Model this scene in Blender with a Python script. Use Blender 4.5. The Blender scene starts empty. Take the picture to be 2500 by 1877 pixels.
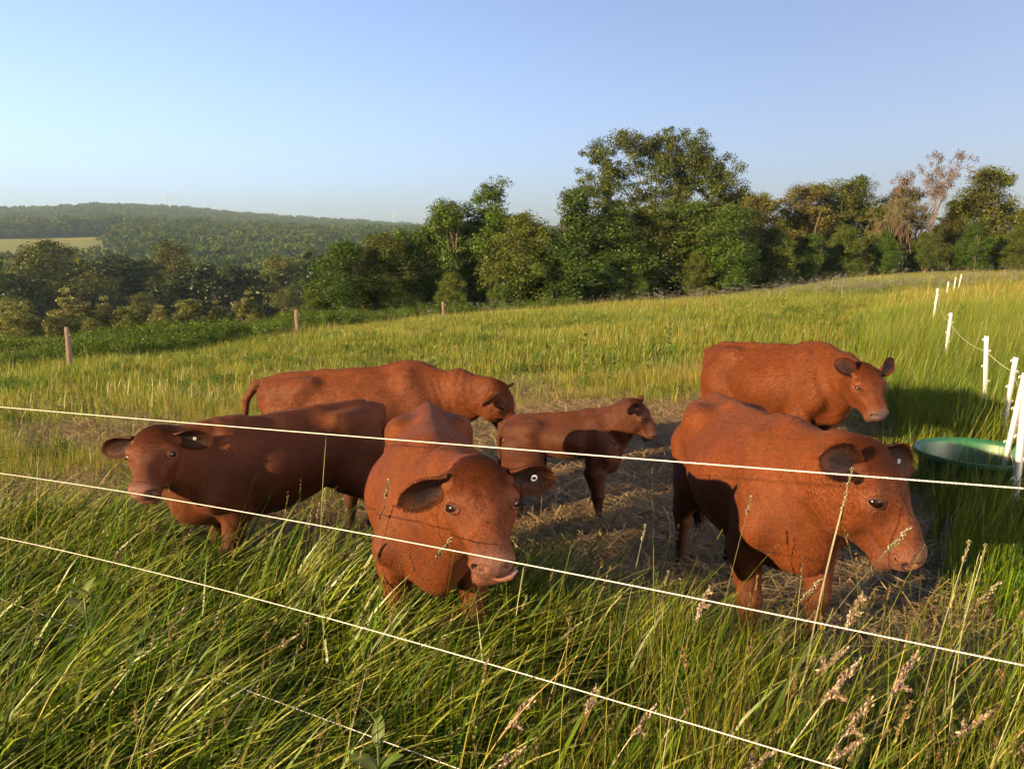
import bpy, math, random
import numpy as np
from mathutils import Vector, Matrix

scene = bpy.context.scene
COL = scene.collection
rnd = random.Random(7)
rng = np.random.default_rng(7)

# ------------------------------------------------------------------ camera
CAM_H = 1.9
PITCH = math.radians(10.2)
cam_data = bpy.data.cameras.new('camera')
cam = bpy.data.objects.new('camera', cam_data)
COL.objects.link(cam)
cam.location = (0, 0, CAM_H)
cam.rotation_euler = (math.pi / 2 - PITCH, 0, 0)
cam_data.sensor_fit = 'HORIZONTAL'
cam_data.sensor_width = 36.0
cam_data.lens = 26.2
cam_data.clip_start = 0.05
cam_data.clip_end = 20000
scene.camera = cam

# ------------------------------------------------------------------ sky and sun
SUN_EL = math.radians(14)
SUN_AZ = math.radians(124)          # angle to the left of straight ahead
to_sun = Vector((-math.sin(SUN_AZ) * math.cos(SUN_EL), math.cos(SUN_AZ) * math.cos(SUN_EL), math.sin(SUN_EL)))
world = bpy.data.worlds.new('World')
scene.world = world
world.use_nodes = True
wn = world.node_tree.nodes
wl = world.node_tree.links
sky = wn.new('ShaderNodeTexSky')
sky.sky_type = 'NISHITA'
sky.sun_disc = False
sky.sun_elevation = SUN_EL
sky.sun_rotation = SUN_AZ
sky.altitude = 300
sky.air_density = 0.65
sky.dust_density = 5.0
sky.ozone_density = 1.6
bg = wn['Background']
bg.inputs['Strength'].default_value = 0.062
tint = wn.new('ShaderNodeMix'); tint.data_type = 'RGBA'; tint.blend_type = 'MULTIPLY'
tint.inputs[0].default_value = 1.0
tint.inputs[7].default_value = (1.06, .98, .99, 1)      # camera white balance
wl.new(sky.outputs['Color'], tint.inputs[6])
hsv = wn.new('ShaderNodeHueSaturation'); hsv.inputs['Hue'].default_value = .503; hsv.inputs['Saturation'].default_value = 1.0
wl.new(tint.outputs[2], hsv.inputs['Color'])
wl.new(hsv.outputs[0], bg.inputs['Color'])

sun_data = bpy.data.lights.new('sun', 'SUN')
sun_data.energy = 5.0
sun_data.angle = math.radians(0.6)
sun_data.color = (1.0, 0.70, 0.37)
sun = bpy.data.objects.new('sun', sun_data)
COL.objects.link(sun)
sun.rotation_euler = to_sun.to_track_quat('Z', 'Y').to_euler()
sun.location = (-30, -15, 20)

scene.view_settings.view_transform = 'Standard'
scene.view_settings.look = 'None'
scene.view_settings.gamma = 1
scene.view_settings.exposure = 2.5
scene.view_settings.use_curve_mapping = False
scene.render.engine = 'CYCLES'
cy = scene.cycles
cy.use_denoising = True
cy.use_adaptive_sampling = True
cy.adaptive_threshold = .02
cy.max_bounces = 4
cy.diffuse_bounces = 2
cy.glossy_bounces = 1
cy.transmission_bounces = 3
cy.transparent_max_bounces = 4
cy.volume_bounces = 0
cy.caustics_reflective = False
cy.caustics_refractive = False

# ------------------------------------------------------------------ helpers
def link(o, parent=None):
    COL.objects.link(o)
    if parent is not None:
        o.parent = parent
    return o

def tag(o, label=None, cat=None, group=None, kind=None):
    if label: o['label'] = label
    if cat: o['category'] = cat
    if group: o['group'] = group
    if kind: o['kind'] = kind
    return o

def empty(name, loc=(0, 0, 0), rot=(0, 0, 0)):
    o = bpy.data.objects.new(name, None)
    o.empty_display_size = 0.1
    o.location = loc
    o.rotation_euler = rot
    COL.objects.link(o)
    return o

def np_mesh(name, V, Fc, smooth=True, cols=None, attr=None):
    """verts (n,3), faces (m,3|4) or list of such arrays -> mesh data"""
    me = bpy.data.meshes.new(name)
    V = np.asarray(V, dtype=np.float32).reshape(-1, 3)
    if isinstance(Fc, np.ndarray):
        Fc = [Fc]
    Fc = [np.asarray(f, dtype=np.int32) for f in Fc if len(f)]
    me.vertices.add(len(V))
    me.vertices.foreach_set('co', V.ravel())
    loops = np.concatenate([f.ravel() for f in Fc])
    sizes = np.concatenate([np.full(len(f), f.shape[1], dtype=np.int32) for f in Fc])
    starts = np.concatenate([[0], np.cumsum(sizes)[:-1]]).astype(np.int32)
    me.loops.add(len(loops))
    me.loops.foreach_set('vertex_index', loops)
    me.polygons.add(len(sizes))
    me.polygons.foreach_set('loop_start', starts)
    if smooth:
        me.polygons.foreach_set('use_smooth', np.ones(len(sizes), dtype=bool))
    if cols is not None:
        a = me.color_attributes.new('col', 'FLOAT_COLOR', 'POINT')
        c = np.ones((len(V), 4), dtype=np.float32)
        cols = np.asarray(cols)
        c[:, :cols.shape[1]] = cols
        a.data.foreach_set('color', c.ravel())
    if attr:
        for k, v in attr.items():
            a = me.attributes.new(k, 'FLOAT', 'POINT')
            a.data.foreach_set('value', np.asarray(v, dtype=np.float32))
    me.update(calc_edges=True)
    return me

def obj(name, me, mat=None, parent=None):
    o = bpy.data.objects.new(name, me)
    if mat is not None and len(me.materials) == 0:
        me.materials.append(mat)
    return link(o, parent)

class MB:
    """collects simple shapes into one mesh"""
    def __init__(self):
        self.V = []; self.T = []; self.Q = []; self.n = 0
    def add(self, V, T=None, Q=None):
        V = np.asarray(V, float).reshape(-1, 3)
        if T is not None and len(T): self.T.append(np.asarray(T, int) + self.n)
        if Q is not None and len(Q): self.Q.append(np.asarray(Q, int) + self.n)
        self.V.append(V); self.n += len(V)
    def box(self, c, s, rot=None):
        x, y, z = [k / 2 for k in s]
        V = np.array([[a * x, b * y, d * z] for a in (-1, 1) for b in (-1, 1) for d in (-1, 1)])
        if rot is not None: V = V @ np.array(rot).T
        self.add(V + np.array(c), Q=[[0, 1, 3, 2], [4, 6, 7, 5], [0, 4, 5, 1], [2, 3, 7, 6], [0, 2, 6, 4], [1, 5, 7, 3]])
    def tube(self, pts, rad, n=8, cap=True):
        pts = np.asarray(pts, float); m = len(pts)
        rad = np.broadcast_to(np.asarray(rad, float), (m,))
        T = np.gradient(pts, axis=0); T /= np.linalg.norm(T, axis=1)[:, None] + 1e-9
        ref = np.array([0, 0, 1.0]) if abs(T[:, 2]).mean() < 0.8 else np.array([1.0, 0, 0])
        A = np.cross(T, ref); A /= np.linalg.norm(A, axis=1)[:, None] + 1e-9
        B = np.cross(T, A)
        th = np.linspace(0, 2 * np.pi, n, endpoint=False)
        V = pts[:, None] + rad[:, None, None] * (np.cos(th)[None, :, None] * A[:, None] + np.sin(th)[None, :, None] * B[:, None])
        i = np.arange(m - 1)[:, None] * n; j = np.arange(n)[None]; k = (j + 1) % n
        Q = np.stack([i + j, i + k, i + n + k, i + n + j], -1).reshape(-1, 4)
        V = V.reshape(-1, 3)
        if cap:
            V = np.vstack([V, pts[0], pts[-1]])
            jj = np.arange(n); kk = (jj + 1) % n
            t0 = np.stack([np.full(n, m * n), kk, jj], -1)
            t1 = np.stack([np.full(n, m * n + 1), (m - 1) * n + jj, (m - 1) * n + kk], -1)
            self.add(V, T=np.vstack([t0, t1]), Q=Q)
        else:
            self.add(V, Q=Q)
    def lathe(self, prof, n=32, sx=1, sy=1):
        prof = np.asarray(prof, float); m = len(prof)
        th = np.linspace(0, 2 * np.pi, n, endpoint=False)
        V = np.stack([prof[:, 0][:, None] * np.cos(th) * sx, prof[:, 0][:, None] * np.sin(th) * sy, np.repeat(prof[:, 1][:, None], n, 1)], -1).reshape(-1, 3)
        i = np.arange(m - 1)[:, None] * n; j = np.arange(n)[None]; k = (j + 1) % n
        self.add(V, Q=np.stack([i + j, i + k, i + n + k, i + n + j], -1).reshape(-1, 4))
    def mesh(self, name, smooth=True):
        F = []
        if self.T: F.append(np.vstack(self.T))
        if self.Q: F.append(np.vstack(self.Q))
        return np_mesh(name, np.vstack(self.V), F, smooth)

ALB = .62          # all base colours below were picked for a darker exposure
# ------------------------------------------------------------------ materials
def mat_new(name):
    m = bpy.data.materials.new(name)
    m.use_nodes = True
    nt = m.node_tree
    b = nt.nodes.get('Principled BSDF')
    return m, nt, b

def N(nt, t, **kw):
    n = nt.nodes.new(t)
    for k, v in kw.items():
        setattr(n, k, v)
    return n

def simple_mat(name, col, rough=0.6, spec=0.3, noise=0.0, nscale=20, metallic=0.0, bump=0.0, dark=None):
    m, nt, b = mat_new(name)
    b.inputs['Roughness'].default_value = rough
    b.inputs['Specular IOR Level'].default_value = spec
    b.inputs['Metallic'].default_value = metallic
    col = tuple(c * ALB for c in col); dark = dark and tuple(c * ALB for c in dark)
    b.inputs['Base Color'].default_value = (*col, 1)
    if noise or bump:
        tc = N(nt, 'ShaderNodeTexCoord')
        nz = N(nt, 'ShaderNodeTexNoise'); nz.inputs['Scale'].default_value = nscale; nz.inputs['Detail'].default_value = 6
        nt.links.new(tc.outputs['Object'], nz.inputs['Vector'])
        if noise:
            mx = N(nt, 'ShaderNodeMix', data_type='RGBA')
            d = dark or tuple(c * (1 - noise) for c in col)
            mx.inputs[6].default_value = (*d, 1); mx.inputs[7].default_value = (*[min(1, c * (1 + noise * .5)) for c in col], 1)
            nt.links.new(nz.outputs['Fac'], mx.inputs[0]); nt.links.new(mx.outputs[2], b.inputs['Base Color'])
        if bump:
            bp = N(nt, 'ShaderNodeBump'); bp.inputs['Strength'].default_value = bump; bp.inputs['Distance'].default_value = 0.01
            nt.links.new(nz.outputs['Fac'], bp.inputs['Height']); nt.links.new(bp.outputs['Normal'], b.inputs['Normal'])
    return m

def leaf_mat(name, trans=0.35, gloss=0.10, rough=0.45, hue=0.05, val=0.5, tint=(1, 1, 1), patch=0.0):
    """blade / leaf material: colour from the 'col' vertex colour, varied per instance, light passes through"""
    m = bpy.data.materials.new(name); m.use_nodes = True
    nt = m.node_tree; nt.nodes.clear()
    at = N(nt, 'ShaderNodeAttribute', attribute_name='col')
    oi = N(nt, 'ShaderNodeObjectInfo')
    hs = N(nt, 'ShaderNodeHueSaturation')
    mh = N(nt, 'ShaderNodeMapRange'); mh.inputs[3].default_value = 0.5 - hue; mh.inputs[4].default_value = 0.5 + hue
    mv = N(nt, 'ShaderNodeMapRange'); mv.inputs[3].default_value = 1 - val; mv.inputs[4].default_value = 1 + val * .6
    w = N(nt, 'ShaderNodeTexWhiteNoise', noise_dimensions='1D')
    nt.links.new(oi.outputs['Random'], w.inputs['W'])
    nt.links.new(oi.outputs['Random'], mh.inputs[0]); nt.links.new(w.outputs['Value'], mv.inputs[0])
    mt = N(nt, 'ShaderNodeMix', data_type='RGBA', blend_type='MULTIPLY'); mt.inputs[0].default_value = 1
    mt.inputs[7].default_value = (*[c * ALB for c in tint], 1)
    nt.links.new(at.outputs['Color'], mt.inputs[6])
    src = mt.outputs[2]
    if patch:                                              # greener and drier patches across the meadow
        ge = N(nt, 'ShaderNodeNewGeometry'); nz = N(nt, 'ShaderNodeTexNoise'); nz.inputs['Scale'].default_value = patch; nz.inputs['Detail'].default_value = 4
        nt.links.new(ge.outputs['Position'], nz.inputs['Vector'])
        rp = N(nt, 'ShaderNodeValToRGB'); rp.color_ramp.elements[0].position = .36; rp.color_ramp.elements[0].color = (.80, .95, .60, 1)
        rp.color_ramp.elements[1].position = .64; rp.color_ramp.elements[1].color = (1.0, .94, .80, 1)
        e_ = rp.color_ramp.elements.new(.5); e_.color = (1.0, 1.0, .75, 1)
        nt.links.new(nz.outputs['Fac'], rp.inputs['Fac'])
        mp_ = N(nt, 'ShaderNodeMix', data_type='RGBA', blend_type='MULTIPLY'); mp_.inputs[0].default_value = 1
        nt.links.new(src, mp_.inputs[6]); nt.links.new(rp.outputs[0], mp_.inputs[7]); src = mp_.outputs[2]
    nt.links.new(src, hs.inputs['Color'])
    nt.links.new(mh.outputs[0], hs.inputs['Hue']); nt.links.new(mv.outputs[0], hs.inputs['Value'])
    d = N(nt, 'ShaderNodeBsdfDiffuse'); t = N(nt, 'ShaderNodeBsdfTranslucent'); g = N(nt, 'ShaderNodeBsdfGlossy')
    g.inputs['Roughness'].default_value = rough; g.inputs['Color'].default_value = (1, 1, 1, 1)
    m1 = N(nt, 'ShaderNodeMixShader'); m1.inputs[0].default_value = trans
    m2 = N(nt, 'ShaderNodeMixShader'); m2.inputs[0].default_value = gloss
    nt.links.new(hs.outputs[0], d.inputs['Color']); nt.links.new(hs.outputs[0], t.inputs['Color'])
    nt.links.new(d.outputs[0], m1.inputs[1]); nt.links.new(t.outputs[0], m1.inputs[2])
    nt.links.new(m1.outputs[0], m2.inputs[1]); nt.links.new(g.outputs[0], m2.inputs[2])
    o = N(nt, 'ShaderNodeOutputMaterial'); nt.links.new(m2.outputs[0], o.inputs['Surface'])
    return m

# ------------------------------------------------------------------ terrain
def ss(a, b, x):
    t = np.clip((np.asarray(x, float) - a) / (b - a), 0, 1)
    return t * t * (3 - 2 * t)

R_T = [0, 40, 60, 90, 130, 190, 260, 340, 430, 560, 720, 900, 1150, 1400, 1700, 2300, 7000]
Z_L = [0, -2.5, -5.0, -8.5, -13, -21, -25, -20, -11, 0, 8, 12, 36, 1, 1, 0, 0]     # left, towards the valley
AZ_H = np.radians([-75, -50, -38, -34.5, -32, -28.5, -26.5, -22, -17, -13, -8, -4, 2, 12, 40, 75])
H_R = np.array([52, 55, 51, 51, 54, 62, 63, 57, 47, 42, 35, 32, 28, 24, 18, 12], float)   # ridge heights by azimuth

def ground(x, y):
    x = np.asarray(x, float); y = np.asarray(y, float)
    near = .057 * x - .037 * y
    r = np.hypot(x, y) + 1e-6
    az = np.arctan2(x, y)
    H = np.interp(az, AZ_H, H_R)
    zt = np.array(Z_L, float)
    base = np.interp(r, R_T, zt)
    k = np.interp(r, [1150, 1420, 1750, 2400, 7000], [0, 1, .92, .8, .5])
    far = base * (1 - np.clip(k, 0, 1)) + H * k
    far = np.where(r > 560, np.where(r < 1420, np.interp(r, [560, 720, 900, 1150, 1420], [0, .20, .30, .62, 1.0]) * H, far), far)
    right = .6 + 0 * r + np.interp(r, [60, 400, 1400, 7000], [0, -2, 8, 4])
    wl_ = ss(math.radians(24), math.radians(2), az)
    fm = far * wl_ + right * (1 - wl_)
    t = ss(38, 75, r)
    back = ss(0, -30, y)
    und = .05 * np.sin(x * .55 + 1) * np.sin(y * .4 + .5) * ss(6, 14, r)
    z = near * (1 - t) + fm * t + und * (1 - t)
    return z * (1 - back) + np.clip(near, -2, 2) * back

def gz(x, y):
    return float(ground(x, y))

def build_ground():
    rr = np.concatenate([np.arange(0.4, 8, .2), np.geomspace(8, 2600, 180)])
    fine = np.radians(np.arange(-52, 52, .5)); coarse = np.radians(np.arange(52, 308, 4))
    aa = np.concatenate([fine, coarse])
    A, R = np.meshgrid(aa, rr)
    X = R * np.sin(A); Y = R * np.cos(A)
    Z = ground(X, Y)
    n = len(aa)
    V = np.stack([X, Y, Z], -1).reshape(-1, 3)
    i = np.arange(len(rr) - 1)[:, None] * n; j = np.arange(n)[None]; k = (j + 1) % n
    Q = np.stack([i + j, i + k, i + n + k, i + n + j], -1).reshape(-1, 4)[:, ::-1]
    V = np.vstack([V, [0, 0, gz(0, 0)]])
    T = np.stack([np.full(n, len(V) - 1), (np.arange(n) + 1) % n, np.arange(n)], -1)[:, ::-1]
    m, nt, b = mat_new('pasture_soil')
    b.inputs['Roughness'].default_value = .95; b.inputs['Specular IOR Level'].default_value = .1
    tc = N(nt, 'ShaderNodeNewGeometry')
    n1 = N(nt, 'ShaderNodeTexNoise'); n1.inputs['Scale'].default_value = .06; n1.inputs['Detail'].default_value = 5
    n2 = N(nt, 'ShaderNodeTexNoise'); n2.inputs['Scale'].default_value = 9; n2.inputs['Detail'].default_value = 8
    nt.links.new(tc.outputs['Position'], n1.inputs['Vector']); nt.links.new(tc.outputs['Position'], n2.inputs['Vector'])
    r1 = N(nt, 'ShaderNodeValToRGB')
    r1.color_ramp.elements[0].position = .3; r1.color_ramp.elements[0].color = (.065, .075, .010, 1)
    r1.color_ramp.elements[1].position = .7; r1.color_ramp.elements[1].color = (.115, .115, .02, 1)
    r2 = N(nt, 'ShaderNodeValToRGB')
    r2.color_ramp.elements[0].position = .3; r2.color_ramp.elements[0].color = (.024, .018, .009, 1)
    r2.color_ramp.elements[1].position = .75; r2.color_ramp.elements[1].color = (.075, .055, .026, 1)
    nt.links.new(n1.outputs['Fac'], r1.inputs['Fac']); nt.links.new(n2.outputs['Fac'], r2.inputs['Fac'])
    ln = N(nt, 'ShaderNodeVectorMath', operation='LENGTH'); nt.links.new(tc.outputs['Position'], ln.inputs[0])
    mr = N(nt, 'ShaderNodeMapRange'); mr.inputs[1].default_value = 10; mr.inputs[2].default_value = 60
    nt.links.new(ln.outputs['Value'], mr.inputs[0])
    mx = N(nt, 'ShaderNodeMix', data_type='RGBA')
    nt.links.new(mr.outputs[0], mx.inputs[0]); nt.links.new(r2.outputs[0], mx.inputs[6]); nt.links.new(r1.outputs[0], mx.inputs[7])
    nt.links.new(mx.outputs[2], b.inputs['Base Color'])
    bp = N(nt, 'ShaderNodeBump'); bp.inputs['Strength'].default_value = .6; bp.inputs['Distance'].default_value = .03
    nt.links.new(n2.outputs['Fac'], bp.inputs['Height']); nt.links.new(bp.outputs['Normal'], b.inputs['Normal'])
    o = obj('ground', np_mesh('ground', V, [Q, T]), m)
    tag(o, 'sloping pasture ground falling to a wooded valley with hills beyond', 'ground', kind='structure')
    return o
build_ground()

# ------------------------------------------------------------------ cattle
def nv(v):
    v = np.asarray(v, float)
    return v / (np.linalg.norm(v) + 1e-12)

class Field:
    """smooth union of tapered elliptic limbs and one swept barrel, read out as a surface"""
    def __init__(self):
        self.pr = []
    def limb(self, a, b, ra, rb, up=(0, 0, 1), k=.05, sub=False):
        a = np.asarray(a, float); b = np.asarray(b, float)
        ra = (ra, ra) if np.isscalar(ra) else ra
        rb = (rb, rb) if np.isscalar(rb) else rb
        if np.linalg.norm(b - a) < 1e-5: b = a + np.array([1e-4, 0, 0])
        self.pr.append(('l', a, b, ra, rb, np.asarray(up, float), k, sub))
    def ball(self, c, r, k=.05, sub=False):
        self.limb(c, c, r, r, k=k, sub=sub)
    def barrel(self, tab, k=.05):
        self.pr.append(('b', np.asarray(tab, float), k))
    def bounds(self):
        lo = np.full(3, 1e9); hi = -lo
        for p in self.pr:
            if p[0] == 'b':
                t = p[1]; m = t[:, 2:4].max()
                lo = np.minimum(lo, [t[:, 0].min() - .25, -t[:, 3].max() - .05, (t[:, 1] - t[:, 2]).min() - .05])
                hi = np.maximum(hi, [t[:, 0].max() + .25, t[:, 3].max() + .05, (t[:, 1] + t[:, 2]).max() + .05])
            elif not p[7]:
                m = max(*p[3], *p[4]) + .03
                lo = np.minimum(lo, np.minimum(p[1], p[2]) - m); hi = np.maximum(hi, np.maximum(p[1], p[2]) + m)
        return lo, hi
    def __call__(self, P):
        D = np.full(len(P), .5)
        for p in self.pr:
            if p[0] == 'b':
                t, k = p[1], p[2]
                x = P[:, 0]; xc = np.clip(x, t[0, 0], t[-1, 0])
                zc = np.interp(xc, t[:, 0], t[:, 1]); hh = np.interp(xc, t[:, 0], t[:, 2]); hw = np.interp(xc, t[:, 0], t[:, 3]); nr = np.interp(xc, t[:, 0], t[:, 4])
                w = (P[:, 2] - zc) / hh
                wid = hw * (1 - nr * np.clip(w, 0, 1.2) ** 2 - .12 * np.clip(-w, 0, 1.2) ** 2)
                m = np.minimum(hh, hw)
                d = (np.sqrt((P[:, 1] / np.maximum(wid, .02)) ** 2 + w ** 2 + ((x - xc) / (m * .6)) ** 2) - 1) * m
                h = np.clip(.5 + .5 * (D - d) / k, 0, 1)
                D = D * (1 - h) + d * h - k * h * (1 - h)
                continue
            _, a, b, ra, rb, up, k, sub = p
            m = max(*ra, *rb) + k + .05
            lo = np.minimum(a, b) - m; hi = np.maximum(a, b) + m
            ix = np.nonzero(((P > lo) & (P < hi)).all(1))[0]
            if not len(ix): continue
            Q = P[ix] - a
            ax = b - a; L = np.linalg.norm(ax); ax = ax / L
            if abs(ax @ nv(up)) > .98: up = np.array([1.0, 0, 0]) if abs(ax[0]) < .9 else np.array([0, 1.0, 0])
            s = nv(np.cross(up, ax)); v = np.cross(ax, s)
            t = Q @ ax; tc = np.clip(t, 0, L); e = t - tc; tt = tc / L
            rw = ra[0] + (rb[0] - ra[0]) * tt; rh = ra[1] + (rb[1] - ra[1]) * tt
            mm = np.minimum(rw, rh)
            d = (np.sqrt(((Q @ s) / rw) ** 2 + ((Q @ v) / rh) ** 2 + (e / mm) ** 2) - 1) * mm
            o = D[ix]
            if sub:
                d = -d
                h = np.clip(.5 - .5 * (o - d) / k, 0, 1)
                D[ix] = o * (1 - h) + d * h + k * h * (1 - h)
            else:
                h = np.clip(.5 + .5 * (o - d) / k, 0, 1)
                D[ix] = o * (1 - h) + d * h - k * h * (1 - h)
        return D

def surface_net(f, lo, hi, h, B=4):
    Hc = h * B
    n = np.ceil((hi - lo) / Hc).astype(int) + 1
    g = np.stack(np.meshgrid(*[np.arange(k) for k in n], indexing='ij'), -1).reshape(-1, 3)
    D = np.concatenate([f(lo + (c + .5) * Hc) for c in np.array_split(g, max(1, len(g) // 200000))])
    g = g[np.abs(D) < Hc * 1.25]
    o = np.stack(np.meshgrid(*[np.arange(B)] * 3, indexing='ij'), -1).reshape(-1, 3)
    cells = (g[:, None] * B + o[None]).reshape(-1, 3)
    dims = n * B + 2
    key = lambda c: (c[:, 0] * dims[1] + c[:, 1]) * dims[2] + c[:, 2]
    cor = np.array([[i, j, k] for i in (0, 1) for j in (0, 1) for k in (0, 1)])
    ck = np.stack([key(cells + c) for c in cor], 1)
    uk, inv = np.unique(ck, return_inverse=True)
    inv = inv.reshape(ck.shape)
    ui = np.stack([uk // (dims[1] * dims[2]), (uk // dims[2]) % dims[1], uk % dims[2]], 1)
    val = f(lo + ui * h)
    cv = val[inv]
    neg = (cv < 0).sum(1)
    act = (neg > 0) & (neg < 8)
    cells = cells[act]; cv = cv[act]
    E = [(0, 4), (1, 5), (2, 6), (3, 7), (0, 2), (1, 3), (4, 6), (5, 7), (0, 1), (2, 3), (4, 5), (6, 7)]
    acc = np.zeros((len(cells), 3)); cnt = np.zeros(len(cells))
    for a, b in E:
        va, vb = cv[:, a], cv[:, b]
        x = (va < 0) != (vb < 0)
        t = np.where(x, va / np.where(x, va - vb, 1), 0)
        acc += x[:, None] * (cor[a] + t[:, None] * (cor[b] - cor[a])); cnt += x
    V = lo + (cells + acc / cnt[:, None]) * h
    k0 = key(cells); order = np.argsort(k0); ks = k0[order]
    def find(c):
        kk = key(c); p = np.clip(np.searchsorted(ks, kk), 0, len(ks) - 1)
        return np.where(ks[p] == kk, order[p], -1)
    Fs = []
    for axis, (c0, c1) in enumerate(((0, 4), (0, 2), (0, 1))):
        va, vb = cv[:, c0], cv[:, c1]
        x = np.nonzero((va < 0) != (vb < 0))[0]
        u = np.eye(3, dtype=int)[(axis + 1) % 3]; w = np.eye(3, dtype=int)[(axis + 2) % 3]
        c = cells[x]
        q = np.stack([x, find(c - u), find(c - u - w), find(c - w)], 1)
        ok = (q >= 0).all(1); q = q[ok]; sg = va[x][ok] < 0
        q[~sg] = q[~sg][:, ::-1]
        Fs.append(q)
    return V, np.vstack(Fs)

def vnormals(V, Q):
    n = np.cross(V[Q[:, 2]] - V[Q[:, 0]], V[Q[:, 3]] - V[Q[:, 1]])
    N_ = np.zeros_like(V)
    for k in range(4): np.add.at(N_, Q[:, k], n)
    return N_ / (np.linalg.norm(N_, axis=1)[:, None] + 1e-12)

def relax(V, Q, it=2, lam=.5):
    for _ in range(it):
        acc = np.zeros_like(V); c = np.zeros(len(V))
        for k in range(4):
            np.add.at(acc, Q[:, k], V[Q[:, (k + 1) % 4]] + V[Q[:, k - 1]]); np.add.at(c, Q[:, k], 2)
        V = V * (1 - lam) + lam * acc / np.maximum(c, 1)[:, None]
    return V

def coat_material():
    m, nt, b = mat_new('red_coat')
    b.inputs['Roughness'].default_value = .62
    b.inputs['Specular IOR Level'].default_value = .16
    at = N(nt, 'ShaderNodeAttribute', attribute_name='col')
    tc = N(nt, 'ShaderNodeTexCoord')
    mp = N(nt, 'ShaderNodeMapping'); mp.inputs['Scale'].default_value = (34, 120, 60)
    nt.links.new(tc.outputs['Object'], mp.inputs['Vector'])
    fur = N(nt, 'ShaderNodeTexNoise'); fur.inputs['Scale'].default_value = 1.6; fur.inputs['Detail'].default_value = 5; fur.inputs['Distortion'].default_value = 1.5
    nt.links.new(mp.outputs[0], fur.inputs['Vector'])
    big = N(nt, 'ShaderNodeTexNoise'); big.inputs['Scale'].default_value = 5.5; big.inputs['Detail'].default_value = 6; big.inputs['Roughness'].default_value = .6
    nt.links.new(tc.outputs['Object'], big.inputs['Vector'])
    a = N(nt, 'ShaderNodeMapRange'); a.inputs[1].default_value = .25; a.inputs[2].default_value = .75; a.inputs[3].default_value = .55; a.inputs[4].default_value = 1.4
    nt.links.new(big.outputs['Fac'], a.inputs[0])
    c = N(nt, 'ShaderNodeMapRange'); c.inputs[1].default_value = .3; c.inputs[2].default_value = .7; c.inputs[3].default_value = .58; c.inputs[4].default_value = 1.36
    nt.links.new(fur.outputs['Fac'], c.inputs[0])
    mu = N(nt, 'ShaderNodeMath', operation='MULTIPLY'); nt.links.new(a.outputs[0], mu.inputs[0]); nt.links.new(c.outputs[0], mu.inputs[1])
    vm = N(nt, 'ShaderNodeVectorMath', operation='SCALE'); nt.links.new(at.outputs['Color'], vm.inputs[0]); nt.links.new(mu.outputs[0], vm.inputs['Scale'])
    nt.links.new(vm.outputs[0], b.inputs['Base Color'])
    b1 = N(nt, 'ShaderNodeBump'); b1.inputs['Strength'].default_value = .8; b1.inputs['Distance'].default_value = .006
    b2 = N(nt, 'ShaderNodeBump'); b2.inputs['Strength'].default_value = .35; b2.inputs['Distance'].default_value = .02
    nt.links.new(big.outputs['Fac'], b2.inputs['Height']); nt.links.new(b2.outputs['Normal'], b1.inputs['Normal'])
    nt.links.new(fur.outputs['Fac'], b1.inputs['Height']); nt.links.new(b1.outputs['Normal'], b.inputs['Normal'])
    b.inputs['Sheen Weight'].default_value = .04; b.inputs['Sheen Roughness'].default_value = .4
    b.inputs['Sheen Tint'].default_value = (1, .6, .4, 1)
    return m

def hair_material():
    m, nt, b = mat_new('coat_hair')
    at = N(nt, 'ShaderNodeAttribute', attribute_name='col')
    nt.links.new(at.outputs['Color'], b.inputs['Base Color'])
    b.inputs['Roughness'].default_value = .7; b.inputs['Specular IOR Level'].default_value = .12
    return m

M_COAT = coat_material(); M_HAIR = hair_material()
M_EYE = simple_mat('eyeball', (.008, .004, .003), .08, .35)
M_HOOF = simple_mat('hoof_horn', (.05, .035, .025), .5, .3, .4, 30)
M_TAG = simple_mat('tag_plastic', (.6, .6, .58), .4, .4)
M_TAGD = simple_mat('tag_centre', (.03, .03, .03), .5, .3)
M_TONGUE = simple_mat('tongue', (.19, .08, .06), .4, .5, .2, 60, bump=.3)

SECT = np.array([
    # x, centre z, half height, half width, narrowing towards the back line
    [-.84, .98, .12, .07, .1], [-.78, .955, .19, .135, .2], [-.68, .935, .235, .19, .3], [-.52, .915, .265, .225, .42],
    [-.36, .885, .295, .248, .6], [-.18, .855, .325, .305, .52], [.02, .838, .347, .34, .40], [.20, .84, .35, .33, .40],
    [.36, .855, .345, .265, .45], [.50, .865, .325, .22, .45], [.62, .86, .27, .18, .35], [.71, .84, .20, .13, .2]])

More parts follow.
